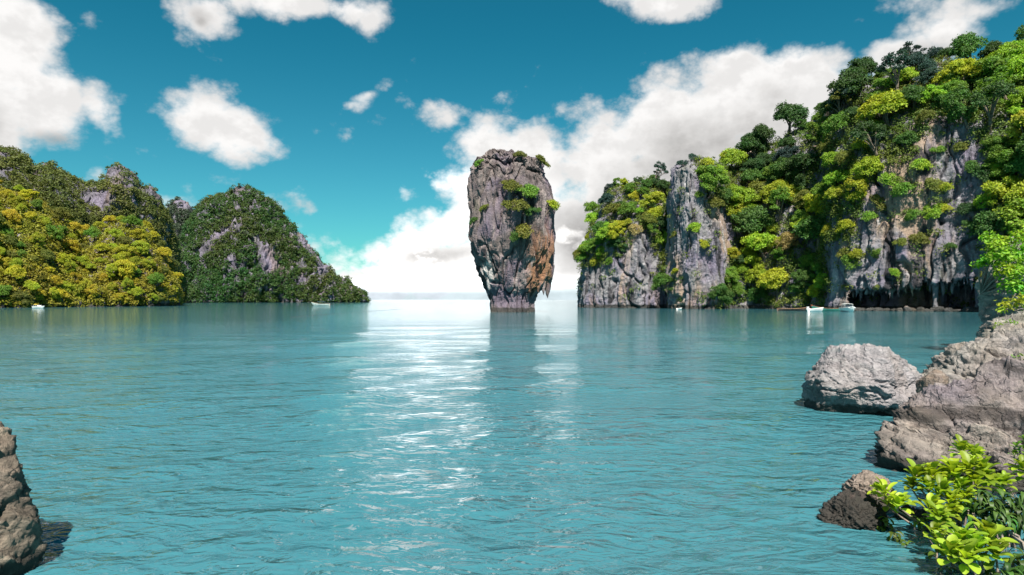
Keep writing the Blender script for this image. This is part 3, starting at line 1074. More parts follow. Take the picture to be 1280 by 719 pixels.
for x, y, s, c, zt in ((638, 238, 1.4, 'olive green', 'upper front of the rock pillar'), (655, 248, 1.6, 'mid-green', 'upper front of the rock pillar'), (646, 264, 1.5, 'olive green', 'upper front of the rock pillar'),
                       (664, 270, 1.2, 'deep green', 'upper front of the rock pillar'), (656, 300, 1.5, 'olive green', 'middle front of the rock pillar'), (645, 306, 1.1, 'deep green', 'middle front of the rock pillar'),
                       (680, 208, 1.1, 'olive green', 'right top edge of the rock pillar'), (688, 266, 1.0, 'yellow-green', 'right edge of the rock pillar'), (600, 206, 0.8, 'mid-green', 'left top edge of the rock pillar'),
                       (604, 262, 0.8, 'olive green', 'left face of the rock pillar'), (650, 200, 0.9, 'olive green', 'top of the rock pillar'), (592, 282, 0.7, 'deep green', 'left edge of the rock pillar')):
    p, n = pick(PP, unit(PP - np.array([PP[..., 0].mean(), PD, 0]) * 1.0) * np.array([1, 1, 0.0]), x, y)
    plant('shrub', p, (0, -0.7, 0.3) if 610 < x < 675 else ((0.8, -0.2, 0.3) if x > 640 else (-0.8, -0.2, 0.3)), s, c, zt, rng, 'shrub', 0.55)
for P_, N_, x, y, s, c, zt in SHR:
    p, n = pick(P_, N_, x, y)
    plant('shrub', p, n, s, c, zt, rng, 'shrub', 0.5)

# ------------------------------------------------------------------ trees of the sunlit hill on the left
def zone_l(x, y):
    if x > 178:
        return 'right end of left hill'
    if x > 112:
        return 'rounded rise of left hill' if y < 325 else 'shore below the left hill rise'
    if y > 335:
        return 'left hill shore behind the motorboat'
    return 'upper slope of left hill' if y < 280 else 'middle slope of left hill'


q, nn, px, py = candidates(LP, LN, LA, rng, 6000, (-20, 226))
sel = seen(q + np.array([0, 0, 2.0]), 6)
q, nn, px, py = q[sel], nn[sel], px[sel], py[sel]
scl = rng.uniform(0.5, 1.0, len(px)) * np.where(rng.rand(len(px)) < 0.12, 1.3, 1.0)
rad = np.maximum(scl * 5.4 / q[:, 1] * F * 0.80, 10)
for i in thin(px, py, rad, 112):
    x, y = px[i], py[i]
    n_ = gnoise(np.array([x / 40.0, y / 40.0, 8.3])) + 0.3 * rng.normal()
    r_ = rng.rand()
    colr = 'golden-green' if n_ > 0.0 else ('yellow-green' if n_ > -0.3 else ('olive green' if r_ < 0.65 else 'mid-green'))
    kd = rng.choice(['round', 'umbrella', 'tall'], p=[0.6, 0.25, 0.15])
    plant(kd, q[i], nn[i], scl[i], colr, zone_l(x, y - 8), rng, 'tree', 0.35)


# ------------------------------------------------------------------ undergrowth, one mass per slope
def scrub(name, P, N, A, n, pxr, r_rng, leaf, per, colour, seed, keepf=None, hue=0.6):
    rng = np.random.RandomState(seed)
    q, nn, px, py = candidates(P, N, A, rng, n, pxr, -0.25, 0.6)
    if keepf is not None:
        k = keepf(q, nn, px, py, rng)
        q, nn, px, py = q[k], nn[k], px[k], py[k]
    m = len(q)
    r = rng.uniform(*r_rng, m)
    d = unit(rng.normal(size=(m, per, 3)) + nn[:, None] * 0.6 + np.array([0, 0, 0.5]))
    C = q[:, None] + nn[:, None] * (r * 0.25)[:, None, None] + d * (r[:, None] * rng.uniform(0.55, 1.1, (m, per)))[..., None] * np.array([1, 1, 0.8])
    Nn = d * 0.9 + np.array([0, 0, 0.4]) + 0.5 * rng.normal(size=(m, per, 3))
    big = np.clip(0.5 + 0.6 * gnoise(q / (leaf * 60)), 0, 1)
    v = np.clip(big[:, None] * 0.6 + 0.25 * rng.rand(m)[:, None] + 0.15 * rng.rand(m, per), 0, 1)
    Vv, Ff = leaf_quads(rng, C.reshape(-1, 3), Nn.reshape(-1, 3), leaf * rng.uniform(0.7, 1.3, m * per))
    mt = leaf_mat(name + '_leaves', False, colour, 0.25, hue)
    o = obj(name, mesh(name, Vv, Ff, mt, False, np.repeat(v.ravel(), 4)))
    kind(o, 'stuff')
    return o


def keep_right(q, nn, px, py, rng):
    return (~rocky(px, py)) | (rng.rand(len(px)) < 0.045)


scrub('undergrowth', RP, RN, RA, 7500, (705, 1320), (0.7, 1.7), 0.20, 52, (0.095, 0.140, 0.022), 1, keep_right, 0.9)
scrub('undergrowth', LP, LN, LA, 3600, (-30, 228), (0.9, 2.0), 0.32, 36, (0.20, 0.19, 0.018), 2, lambda q, nn, px, py, rng: fbm(q / 9.0, 3) < 0.30, 0.6)
scrub('hill_forest', BP, BN, BA, 5200, (-30, 232), (1.6, 3.2), 0.55, 36, (0.085, 0.105, 0.022), 3,
      lambda q, nn, px, py, rng: (fbm(q / 16.0, 3) < 0.22) & ~(inpoly(px, py, [(134, 203), (158, 203), (200, 228), (208, 262), (185, 246), (160, 236), (134, 232)]) & (rng.rand(len(px)) < 0.75)), 0.8)
scrub('hill_forest', KP, KN, KA, 900, (195, 250), (2.5, 4.5), 0.9, 34, (0.035, 0.055, 0.03), 4, lambda q, nn, px, py, rng: fbm(q / 30.0, 3) < 0.12)
scrub('island_forest', IP, IN_, IA, 9500, (200, 462), (1.0, 3.6), 0.62, 30, (0.042, 0.082, 0.016), 5, lambda q, nn, px, py, rng: (fbm(q / np.array([14.0, 14.0, 20.0]), 4, 0.6) < 0.19) & (fbm(q / np.array([34.0, 34.0, 34.0]) + 5, 3) < 0.24), 1.6)

# ------------------------------------------------------------------ boulders
M_ROCK_GREY = rock_mat('grey_boulder', (0.45, 0.43, 0.42), (0.13, 0.12, 0.12), (0.33, 0.24, 0.15), 2.6, 0.25, 0.5, 0.2, 0.0, 0.4, (0.36, 0.33, 0.35), bed=28)
M_ROCK_PURPLE = rock_mat('purple_brown_rock', (0.40, 0.345, 0.305), (0.10, 0.08, 0.075), (0.30, 0.20, 0.11), 2.6, 0.45, 0.75, 0.2, 0.15, 0.55, (0.28, 0.235, 0.275), bed=28)
M_ROCK_TAN = rock_mat('tan_rock', (0.40, 0.325, 0.25), (0.10, 0.078, 0.062), (0.36, 0.21, 0.10), 3.0, 0.5, 0.7, 0.2, 0.0, 0.4, (0.34, 0.27, 0.24), bed=28)
M_ROCK_PALE = rock_mat('pale_rock', (0.48, 0.445, 0.39), (0.15, 0.13, 0.12), (0.38, 0.28, 0.18), 1.6, 0.35, 0.6, 0.2, 0.15, 0.4, (0.40, 0.36, 0.36), bed=28)
M_ROCK_WET = rock_mat('wet_brown_rock', (0.22, 0.16, 0.13), (0.06, 0.045, 0.04), (0.2, 0.12, 0.08), 4.0, 0.4, 0.6, 0.3, 0.0, 0.4, (0.17, 0.12, 0.12), bed=28)

_ico = {}


def ico(sub):
    if sub not in _ico:
        bm = bmesh.new()
        bmesh.ops.create_icosphere(bm, subdivisions=sub, radius=1)
        _ico[sub] = (np.array([v.co[:] for v in bm.verts]), np.array([[v.index for v in f.verts] for f in bm.faces]))
        bm.free()
    return _ico[sub]


def rock_mesh(name, half, mat, seed, planes=(), nrand=9, p=34, rough=0.10, sub=6, rz=0.0, dmin=0.72, strata=0.0):
    """a weathered block: rounded intersection of facets, then broken up with ridged noise"""
    rng = np.random.RandomState(seed)
    d, f = ico(sub)
    n = [unit(rng.normal(size=3)) for _ in range(nrand)]
    pl = [(q, rng.uniform(dmin, 0.98)) for q in n] + [(unit(np.array(q[:3], float)), q[3]) for q in planes]
    half = np.array(half, float)
    wob = d + 0.10 * np.stack([gnoise(d * 1.7 + seed), gnoise(d * 1.7 + seed + 9), gnoise(d * 1.7 + seed + 17)], -1)
    acc = np.ones(len(d))
    for q, dist in pl:
        acc += np.clip(wob @ q / dist, 0, None) ** p
    r = acc ** (-1.0 / p)
    V2 = d * r[:, None] * half
    mh = half.min()
    Q = V2 / mh + seed * 3.1
    if strata:
        Q = Q @ np.array([[1, 0, 0], [0, 1, 0], [0.4, 0.2, 2.2]])
    nn = unit(d / half)
    wq = Q + 0.35 * np.stack([fbm(Q * 1.5, 3), fbm(Q * 1.5 + 30, 3), fbm(Q * 1.5 + 60, 3)], -1)
    dd = 1.35 * rough * (0.9 * fbm(wq * 1.4, 3) + 0.55 * fbm(wq * 3.0, 4, 0.55, True) + 0.26 * fbm(Q * np.array([8.0, 8.0, 13.0]), 4, 0.65, True) + 0.14 * fbm(Q * 22, 3, 0.65, True))
    bed = (Q @ unit(np.array([0.45, 0.25, 1.0]))) * (1.1 if strata else 1.6) + 0.9 * fbm(Q * 0.9 + 11, 3)
    for fq, am in ((1.7, 0.55), (4.3, 0.28)):
        u = bed * fq
        u = u - np.floor(u)
        dd += 1.35 * rough * am * (np.minimum(u / 0.86, (1 - u) / 0.14) - 0.5) * np.clip(0.5 + 1.6 * gnoise(Q * 0.8 + 21 * fq), 0, 1)
    cl = gnoise(wq * 1.25 + 50)
    dd -= rough * 0.6 * np.clip(1 - np.abs(cl) * 11, 0, 1) ** 1.3
    cl = gnoise(wq * 2.6 + 80)
    dd -= rough * 0.12 * np.clip(1 - np.abs(cl) * 8, 0, 1)
    V2 = V2 + nn * (dd * mh)[:, None]
    if rz:
        c, s = math.cos(rz), math.sin(rz)
        V2 = V2 @ np.array([[c, s, 0], [-s, c, 0], [0, 0, 1]])
    return mesh(name, V2, f, mat)


def boulder(name, label, cat, px, py, D, hx, hy, hz, mat, seed, group=None, **kw):
    """centre given as picture place and distance, half sizes in metres"""
    o = obj(name, rock_mesh(name, (hx, hy, hz), mat, seed, **kw), loc=tuple(P3(px, py, D)))
    return tag(o, label, cat, group)


boulder('boulder', 'pale grey angular boulder standing alone in the water beside the right bank', 'boulder', 1081, 480, 13.2, 1.27, 1.15, 0.93, M_ROCK_GREY, 4,
        planes=((-0.50, -0.62, 0.60, 0.60), (0.55, -0.72, 0.30, 0.64), (0.12, 0.1, 1, 0.78), (-0.42, -0.8, -0.42, 0.66), (0.75, 0.0, 0.65, 0.68), (-0.85, 0.1, 0.52, 0.72), (-0.1, -1, 0.15, 0.74), (0.95, -0.2, -0.2, 0.80), (-1, 0, -0.1, 0.82)),
        nrand=5, p=34, rough=0.11, sub=7, dmin=0.70)
boulder('rock', 'small brown rock wedged between the grey boulder and the bank', 'rock', 1157, 492, 12.8, 0.20, 0.3, 0.30, M_ROCK_TAN, 8, sub=5, rough=0.16)
boulder('rock', 'small grey-purple rock with a pointed top against the pale bank rock', 'rock', 1168, 490, 12.0, 0.24, 0.35, 0.42, M_ROCK_PURPLE, 9, sub=5, rough=0.16)
boulder('rock', 'long sloping pale rock slab on the right bank behind the purple rock', 'rock', 1335, 505, 15.0, 3.0, 2.6, 2.05, M_ROCK_PALE, 12,
        planes=((-0.62, -0.15, 0.75, 0.66), (-0.3, -0.8, 0.5, 0.8), (-0.2, 0.2, 1, 0.9)), nrand=5, rough=0.13, sub=7, strata=1)
boulder('rock', 'pale cream rock at the top of the bank under the leafy bush', 'rock', 1300, 428, 21.0, 1.75, 1.6, 0.95, M_ROCK_PALE, 15,
        planes=((-0.5, -0.4, 0.75, 0.75), (-0.95, 0, 0.3, 0.85)), nrand=6, rough=0.14, sub=6, strata=1)
boulder('rock', 'big dark purple-brown rock at the right edge behind the bright green shrub', 'rock', 1310, 615, 8.6, 2.15, 1.45, 1.62, M_ROCK_PURPLE, 23,
        planes=((-0.55, -0.45, 0.72, 0.70), (-0.25, -0.95, 0.12, 0.78), (-0.9, -0.3, -0.1, 0.88), (-0.1, -0.5, 0.9, 0.86)), nrand=5, rough=0.15, sub=7, strata=1)
boulder('rock', 'tan round-topped rock at the waterline left of the bright green shrub', 'rock', 1086, 618, 7.0, 0.24, 0.22, 0.22, M_ROCK_TAN, 31, rough=0.2, sub=6)
boulder('rock', 'wet dark brown rock half under water at the tip of the right bank', 'rock', 1066, 645, 6.7, 0.30, 0.26, 0.22, M_ROCK_WET, 33, rough=0.22, sub=6)
boulder('rock', 'dark wet rock under the lowest leaves of the bright shrub', 'rock', 1262, 765, 5.6, 0.60, 0.6, 0.36, M_ROCK_WET, 37, rough=0.2, sub=6)
boulder('rock', 'low grey rock in shade beneath the middle of the shrub', 'rock', 1150, 668, 6.9, 0.40, 0.34, 0.28, M_ROCK_PURPLE, 39, rough=0.2, sub=6)
boulder('rock', 'rough tan rock rising from the water at the bottom left corner', 'rock', -114, 752, 5.2, 0.88, 0.75, 1.72, M_ROCK_TAN, 41,
        planes=((0.80, -0.40, 0.42, 0.78), (0.6, -0.8, 0.1, 0.84), (0.97, -0.2, 0.0, 0.88), (0, 0.1, 1, 0.86)), nrand=3, rough=0.12, sub=7, dmin=0.85)
boulder('rock', 'tall pale rock under the hanging green bush on the right bank', 'rock', 1300, 372, 29.0, 2.35, 1.8, 2.7, M_ROCK_PALE, 45, planes=((-1, -0.2, 0.1, 0.8),), nrand=6, rough=0.15, sub=6)

# rubble along the foot of the cave
rs = np.random.RandomState(77)
SIZES = ['small', 'flat', 'squat', 'jagged', 'rounded']
lay = []
for i in range(20):
    x = 1064 + i * 8.7 + rs.uniform(-2, 2)
    D = float(np.interp(x, RC[:, 0], RC[:, 1])) + rs.uniform(-0.2, 2.2)
    lay.append((x, D))
for i, (x, D) in enumerate(lay):
    hz = rs.uniform(0.35, 0.95)
    o = obj('rubble_rock', rock_mesh('rubble_rock', (rs.uniform(0.6, 1.2), rs.uniform(0.6, 1.0), hz), M_CLIFF, 200 + i, sub=4, rough=0.25), loc=(float((x - 640) / F * D), D, 0.1))
    tag(o, 'brown fallen rock lying at the waterline in the mouth of the sea cave', 'rock', 'fallen rocks along the cave mouth')
# stone curtains hanging from the cave lip
for i in range(26):
    x = 1066 + i * 6.5 + rs.uniform(-3, 3)
    D = float(np.interp(x, RC[:, 0], RC[:, 1])) + rs.uniform(0.5, 3.5)
    hc = float(np.interp(x, [1052, 1064, 1100, 1130, 1160, 1185, 1205, 1232], [3.4, 3.8, 4.6, 4.2, 5.6, 5.2, 6.4, 6.0]))
    ln = rs.uniform(0.8, 2.4) if i not in (16, 24) else hc + 0.5
    rad = rs.uniform(0.22, 0.55) if i not in (16, 24) else 0.6
    zt = np.linspace(0, 1, 12)
    th2 = np.linspace(0, 2 * np.pi, 10, endpoint=False)
    rr = rad * np.interp(zt, [0, .3, .7, 1], [1.3, 0.9, 0.55, 0.08 if i not in (16, 24) else 1.1])
    b = np.array([(x - 640) / F * D, D, hc + 0.9])
    V2 = np.stack([b[0] + rr[:, None] * np.cos(th2), b[1] + rr[:, None] * np.sin(th2), np.broadcast_to((b[2] - zt * (ln + 0.9))[:, None], (12, 10))], -1)
    V2 = V2 + 0.25 * np.stack([fbm(V2 / 0.7, 3), fbm(V2 / 0.7 + 9, 3), 0 * V2[..., 0]], -1)
    o = obj('stalactite', mesh('stalactite', V2, grid_faces(12, 10, True)[:, ::-1], M_CLIFF))
    o.parent = bpy.data.objects['cliff']

# ------------------------------------------------------------------ plants on the right bank
M_BUSH = leaf_mat('bush_leaves', True, trans=0.4, hue=0.8)
M_SUCC = leaf_mat('broad_leaves', True, trans=0.42, hue=0.4, rough=0.45, spec=0.35)
M_DARKLEAF = leaf_mat('glossy_dark_leaves', True, trans=0.2, hue=0.5, rough=0.5, spec=0.35)
M_TWIG = plain('grey_twig', (0.22, 0.18, 0.15), 0.9, 0.2, 0.3, 30)


def bush(name, label, cat, spots, per, leaf, colour, seed, rock_d, jitter=0.5, stem_to=None):
    """spots: (px, py, radius px, distance)"""
    rng = np.random.RandomState(seed)
    L = []
    for x, y, r, D in spots:
        p = P3(x, y, D)
        L.append((p[0], p[1] + rng.uniform(-jitter, jitter), p[2], r / F * D))
    base = np.mean([l[:3] for l in L], 0)
    base[2] = min(l[2] for l in L) - 0.1
    base[1] = rock_d
    root = thing(name, label, cat, tuple(base))
    LL = [(x - base[0], y - base[1], z - base[2], r) for x, y, z, r in L]
    Vv, Ff, v = lobes_to_leaves(rng, LL, per, leaf, 1.0, 0.4, 0.6, 0.2)
    o = obj('foliage', mesh('foliage', Vv, Ff, M_BUSH, False, v), root)
    o.color = tuple(colour) + (1,)
    mb = MB()
    for x, y, z, r in LL:
        mb.tube([(0, 0.1, 0), (x * .5, y * .5 + .1, z * .6), (x, y, z)], [0.05, 0.035, 0.012], 5)
    mb.build('stem', M_TWIG, root, True)
    return root


bush('bush', 'bright green leafy bush hanging over the tall rock at the right edge', 'bush',
     [(1241, 300, 11, 27), (1236, 312, 12, 27), (1232, 328, 11, 27), (1227, 333, 8, 27), (1246, 322, 15, 26.5), (1256, 308, 14, 27), (1268, 304, 14, 27), (1282, 302, 15, 27), (1258, 328, 16, 26.5),
      (1275, 322, 16, 26.5), (1248, 342, 13, 26.5), (1264, 346, 15, 26.3), (1282, 340, 16, 26.3), (1256, 360, 12, 26.3), (1270, 364, 13, 26.2), (1286, 362, 14, 26.2), (1300, 310, 18, 27), (1300, 340, 18, 26.5)],
     900, 0.085, (0.17, 0.33, 0.022), 51, 28.2)
bush('bush', 'low yellow-green bush growing on the cream rock below the hanging bush', 'bush',
     [(1262, 384, 10, 24), (1273, 378, 11, 24), (1284, 382, 13, 24), (1254, 388, 6, 24), (1295, 385, 14, 24)], 1100, 0.07, (0.25, 0.34, 0.03), 52, 24.6, 0.25)
for x, y, D, lab, c in ((1250, 466, 13.2, 'yellow-green weed tuft on the edge of the purple rock', (0.24, 0.33, 0.03)), (1268, 450, 13.6, 'green weed tuft growing from the crack in the pale slab', (0.12, 0.24, 0.03)),
                        (1252, 407, 19.6, 'tiny green tuft on the cream rock top', (0.18, 0.28, 0.03))):
    bush('weed', lab, 'weed', [(x, y, 6, D), (x + 8, y - 4, 5, D), (x - 7, y + 4, 4, D), (x + 16, y - 2, 5, D)], 1500, 0.035, c, int(x), D + 0.05, 0.06)


def leaf_blades(rng, base, direc, side_bend, L, W, nseg=11, shape=1.7, fold=0.18, curl=0.6):
    """obovate blades as small curved sheets; arrays of base, direction, length, width"""
    n = len(base)
    t = np.linspace(0, 1, nseg)
    up = np.array([0, 0, 1.0])
    D_ = unit(direc)
    sd = unit(np.cross(D_, up) + 1e-4 * rng.normal(size=(n, 3)))
    nr = np.cross(sd, D_)
    w = np.sin(np.pi * np.clip(t ** shape * 0.93 + 0.05, 0, 1)) * 0.92 + 0.06 if shape < 1.5 else np.where(t < 0.68, 0.16 + 0.84 * sstep(0, 0.68, t), np.sqrt(np.clip(1 - ((t - 0.68) / 0.335) ** 2.4, 0, 1)))
    ang_ = curl * t ** 1.6
    P_ = base[:, None] + (L[:, None] * t)[..., None] * (D_[:, None] * np.cos(ang_)[None, :, None] - nr[:, None] * np.sin(ang_ * 0.8)[None, :, None])
    hw = (W[:, None] * w[None] * 0.5)[..., None]
    lat = sd[:, None] * hw
    cup = nr[:, None] * hw * fold * 2
    G = np.stack([P_ - lat + cup, P_ - lat * 0.5 + cup * 0.2, P_, P_ + lat * 0.5 + cup * 0.2, P_ + lat + cup], 2)   # n, seg, 5, 3
    fs = grid_faces(nseg, 5)
    F_ = (np.arange(n)[:, None, None] * nseg * 5 + fs[None]).reshape(-1, 4)
    return G.reshape(-1, 3), F_, nseg * 5


def rosettes(name, label, spots, colour, seed, root_at, L0=0.185, W0=0.084, nleaf=20, mat=None, tilt=0.3, curl=0.35, part='leaf_rosette', shape=1.7, dark=None, droop=False):
    rng = np.random.RandomState(seed)
    base = P3(*root_at)
    root = thing(name, label, 'shrub', tuple(base))
    mb = MB()
    for x, y, D, sc_ in spots:
        p = P3(x, y, D) - base
        axis = unit(np.array([rng.normal() * tilt, rng.normal() * tilt - 0.25, 1.0]))
        n = nleaf
        i = np.arange(n)
        az = i * 2.39996 + rng.rand() * 6
        inc = np.radians(np.interp(i / n, [0, .35, 1], [10, 30, 66 if not droop else 115]) + rng.normal(size=n) * 7)
        a1 = unit(np.cross(axis, [0.3, 1, 0.1]))
        a2 = np.cross(axis, a1)
        dr = axis * np.cos(inc)[:, None] + (a1 * np.cos(az)[:, None] + a2 * np.sin(az)[:, None]) * np.sin(inc)[:, None]
        b = p + axis * (-(i / n) * 0.10 * sc_)[:, None] + dr * 0.008
        Ls = L0 * sc_ * np.interp(i / n, [0, .3, 1], [0.55, 1.0, 0.9]) * rng.uniform(0.65, 1.2, n)
        Ws = W0 * sc_ * np.interp(i / n, [0, .3, 1], [0.7, 1.0, 1.0]) * rng.uniform(0.85, 1.15, n)
        Vv, Ff, per = leaf_blades(rng, b, dr, 0, Ls, Ws, shape=shape, curl=curl)
        v = np.repeat(np.clip(0.55 * rng.rand() + 0.45 * rng.rand(n), 0, 1), per)
        o = obj(part, mesh(part, Vv, Ff, mat or M_SUCC, True, v), root)
        k = rng.uniform(0.68, 1.15)
        o.color = tuple(np.array(colour) * k) + (1,)
        mid = p * rng.uniform(0.45, 0.65) + np.array([rng.normal() * 0.06, rng.normal() * 0.05, 0.02])
        mb.tube([(rng.normal() * .05, rng.normal() * .05, 0), mid, p - axis * 0.10 * sc_, p], [0.012, 0.010, 0.008, 0.006], 6)
    for _ in range(10):
        x, y, D, sc_ = spots[rng.randint(len(spots))]
        e = (P3(x, y, D) - base) * rng.uniform(0.5, 0.9) + rng.normal(size=3) * 0.10
        mb.tube([(rng.normal() * .08, rng.normal() * .06, 0.02), e * 0.5 + rng.normal(size=3) * .05, e], [0.006, 0.005, 0.002], 5)
    mb.build('stem', M_TWIG, root, True)
    return root


BRIGHT = (0.275, 0.385, 0.03)
rosettes('shrub', 'bright yellow-green broad-leaved shrub against the big purple rock',
         [(1202, 560, 7.0, .85), (1219, 566, 7.0, .8), (1147, 592, 6.6, .95), (1166, 590, 6.6, .9), (1191, 586, 6.6, 1.0), (1210, 586, 6.6, 1.0), (1229, 584, 6.6, .85), (1102, 612, 6.5, .9), (1126, 628, 6.3, .9),
          (1178, 612, 6.4, .9), (1166, 632, 6.2, .85), (1205, 606, 6.5, .8), (1192, 625, 6.3, .8), (1112, 628, 6.5, .7), (1220, 602, 6.5, .8), (1140, 606, 6.6, .7), (1182, 600, 6.6, .8), (1208, 620, 6.4, .8), (1172, 646, 6.0, .8), (1188, 640, 6.2, .8), (1160, 608, 6.5, .8), (1214, 576, 6.8, .7), (1232, 596, 6.6, .7)], BRIGHT, 61, (1195, 700, 6.5))
rosettes('shrub', 'large-leaved lime shrub at the bottom edge nearest the camera',
         [(1205, 672, 5.3, 1.0), (1190, 690, 5.2, .95), (1236, 668, 5.3, 1.1), (1222, 684, 5.2, .95), (1243, 690, 5.2, .8), (1177, 680, 5.4, .7), (1210, 697, 5.1, .9), (1170, 664, 5.7, .7), (1176, 645, 5.9, .7)],
         (0.265, 0.38, 0.035), 62, (1225, 745, 5.3))
rosettes('shrub', 'bright leafy tuft at the right edge above the dark-leaved shrub', [(1278, 584, 6.9, .85), (1290, 592, 6.9, .9), (1243, 603, 6.7, .8), (1256, 600, 6.7, .7)], BRIGHT, 63, (1285, 660, 6.8))
DARK = (0.045, 0.105, 0.018)
rosettes('shrub', 'dark green glossy-leaved shrub at the right edge',
         [(1238, 628, 6.1, 1.0), (1255, 622, 6.1, 1.0), (1268, 634, 6.1, 1.0), (1282, 620, 6.1, 1.0), (1226, 618, 6.2, .9), (1246, 642, 6.0, .9), (1276, 648, 6.0, 1.0), (1290, 640, 6.0, 1.0), (1258, 650, 6.0, .9),
          (1272, 700, 5.2, 1.0), (1284, 712, 5.1, 1.0), (1262, 716, 5.0, .9), (1288, 690, 5.3, 1.0), (1235, 640, 6.1, .8), (1215, 640, 6.2, .8), (1205, 632, 6.3, .8)], DARK, 64, (1270, 720, 5.9),
         L0=0.17, W0=0.05, nleaf=15, mat=M_DARKLEAF, curl=1.3, shape=1.15, droop=True)
rosettes('shrub', 'dull green leafy undergrowth drooping to the water beside the dark wet rock',
         [(1108, 650, 6.5, .7), (1100, 660, 6.5, .6), (1133, 680, 6.1, .7), (1122, 690, 6.0, .6), (1118, 668, 6.2, .6), (1172, 690, 5.7, .8), (1150, 650, 6.4, .7), (1186, 655, 6.1, .8), (1200, 700, 5.6, .8), (1185, 712, 5.4, .8), (1235, 715, 5.3, .8)], (0.12, 0.19, 0.025), 65, (1170, 700, 6.2),
         L0=0.15, W0=0.05, nleaf=13, curl=1.1, droop=True)
rosettes('shrub', 'small green creeper on the right edge of the purple rock', [(1272, 556, 7.2, .6), (1282, 548, 7.2, .6), (1268, 566, 7.2, .5), (1284, 562, 7.2, .6)], (0.13, 0.25, 0.03), 66, (1285, 590, 7.3), L0=0.12, nleaf=12)

# ------------------------------------------------------------------ boats
M_WHITE = plain('white_hull_paint', (0.78, 0.78, 0.76), 0.3, 0.5, 0.04, 2)
M_GREENP = plain('sea_green_paint', (0.05, 0.22, 0.17), 0.45, 0.5, 0.15, 2)
M_WOOD = plain('weathered_wood', (0.20, 0.12, 0.07), 0.75, 0.3, 0.3, 3)
M_DARKW = plain('dark_boat_wood', (0.06, 0.05, 0.045), 0.7, 0.3, 0.3, 3)
M_BLACK = plain('outboard_black', (0.03, 0.03, 0.035), 0.4, 0.5, 0.1, 4)
M_GLASS = plain('dark_windshield', (0.02, 0.03, 0.04), 0.08, 0.6, 0.0, 2)
M_RED = plain('red_cloth', (0.45, 0.07, 0.04), 0.8, 0.2, 0.1, 4)
M_YEL = plain('yellow_canvas', (0.65, 0.45, 0.04), 0.8, 0.2, 0.1, 4)
M_CANVAS = plain('dark_canvas', (0.04, 0.07, 0.08), 0.8, 0.2, 0.2, 3)


def hull_parts(root, L, B, H, mat, trim, rise=0.5, stern_w=0.75, mat_in=None):
    n, k = 28, 13
    t = np.linspace(0, 1, n)
    half = B / 2 * np.where(t < 0.45, stern_w + (1 - stern_w) * np.sin(t / 0.45 * np.pi / 2), np.cos((t - 0.45) / 0.55 * np.pi / 2) ** 0.75 + 0.02)
    sheer = H * (1 + rise * np.clip((t - 0.35) / 0.65, 0, 1) ** 2.2 + 0.12 * rise * np.clip(0.3 - t, 0, 1))
    keel = -0.25 * H + (H * (0.9 + rise) * np.clip((t - 0.72) / 0.28, 0, 1) ** 2.5)
    a = np.linspace(-1, 1, k)
    y = half[:, None] * np.sign(a) * np.abs(a) ** 0.55
    z = keel[:, None] + (sheer - keel)[:, None] * np.abs(a) ** 1.6
    x = np.broadcast_to(((t - 0.5) * L)[:, None], y.shape)
    outer = np.stack([x, y, z], -1)
    inner = np.stack([x * 0.985, y * 0.90, np.maximum(z + 0.05, (keel + 0.3 * (sheer - keel))[:, None]) * 1.0], -1)
    inner[:, 0], inner[:, -1] = outer[:, 0] * [1, .9, 1], outer[:, -1] * [1, .9, 1]
    Vv = np.concatenate([outer.reshape(-1, 3), inner.reshape(-1, 3)])
    g = grid_faces(n, k)
    off = n * k
    fs = np.concatenate([g, g[:, ::-1] + off])
    i = np.arange(n - 1)
    rim1 = np.stack([i * k, (i + 1) * k, (i + 1) * k + off, i * k + off], -1)
    rim2 = np.stack([i * k + k - 1, i * k + k - 1 + off, (i + 1) * k + k - 1 + off, (i + 1) * k + k - 1], -1)
    j = np.arange(k - 1)
    st = np.stack([j, j + off, j + 1 + off, j + 1], -1)
    obj('hull', mesh('hull', Vv, np.concatenate([fs, rim1, rim2, st]), mat), root)
    mb = MB()
    for e in (0, -1):
        mb.tube(outer[:, e] + [0, 0, 0.02], 0.045, 6)
    mb.tube(outer[0] + [0, 0, 0.0], 0.04, 6)
    mb.build('gunwale', trim, root, True)
    return t, half, sheer


def place(px, D, z=0.0):
    return (float((px - 640) / F * D), float(D), z)


def outboard(root, L, H):
    mb = MB()
    mb.box((-L / 2 - 0.16, 0, H + 0.28), (0.42, 0.32, 0.44))
    mb.box((-L / 2 - 0.16, 0, H - 0.2), (0.14, 0.12, 0.7))
    mb.build('outboard_motor', M_WHITE if root.get('white_motor') else M_BLACK, root, bevel=0.04)


def bench(root, x, B, z, mat):
    mb = MB()
    mb.box((x, 0, z), (0.28, B * 0.86, 0.05))
    mb.build('seat', mat, root, bevel=0.01)


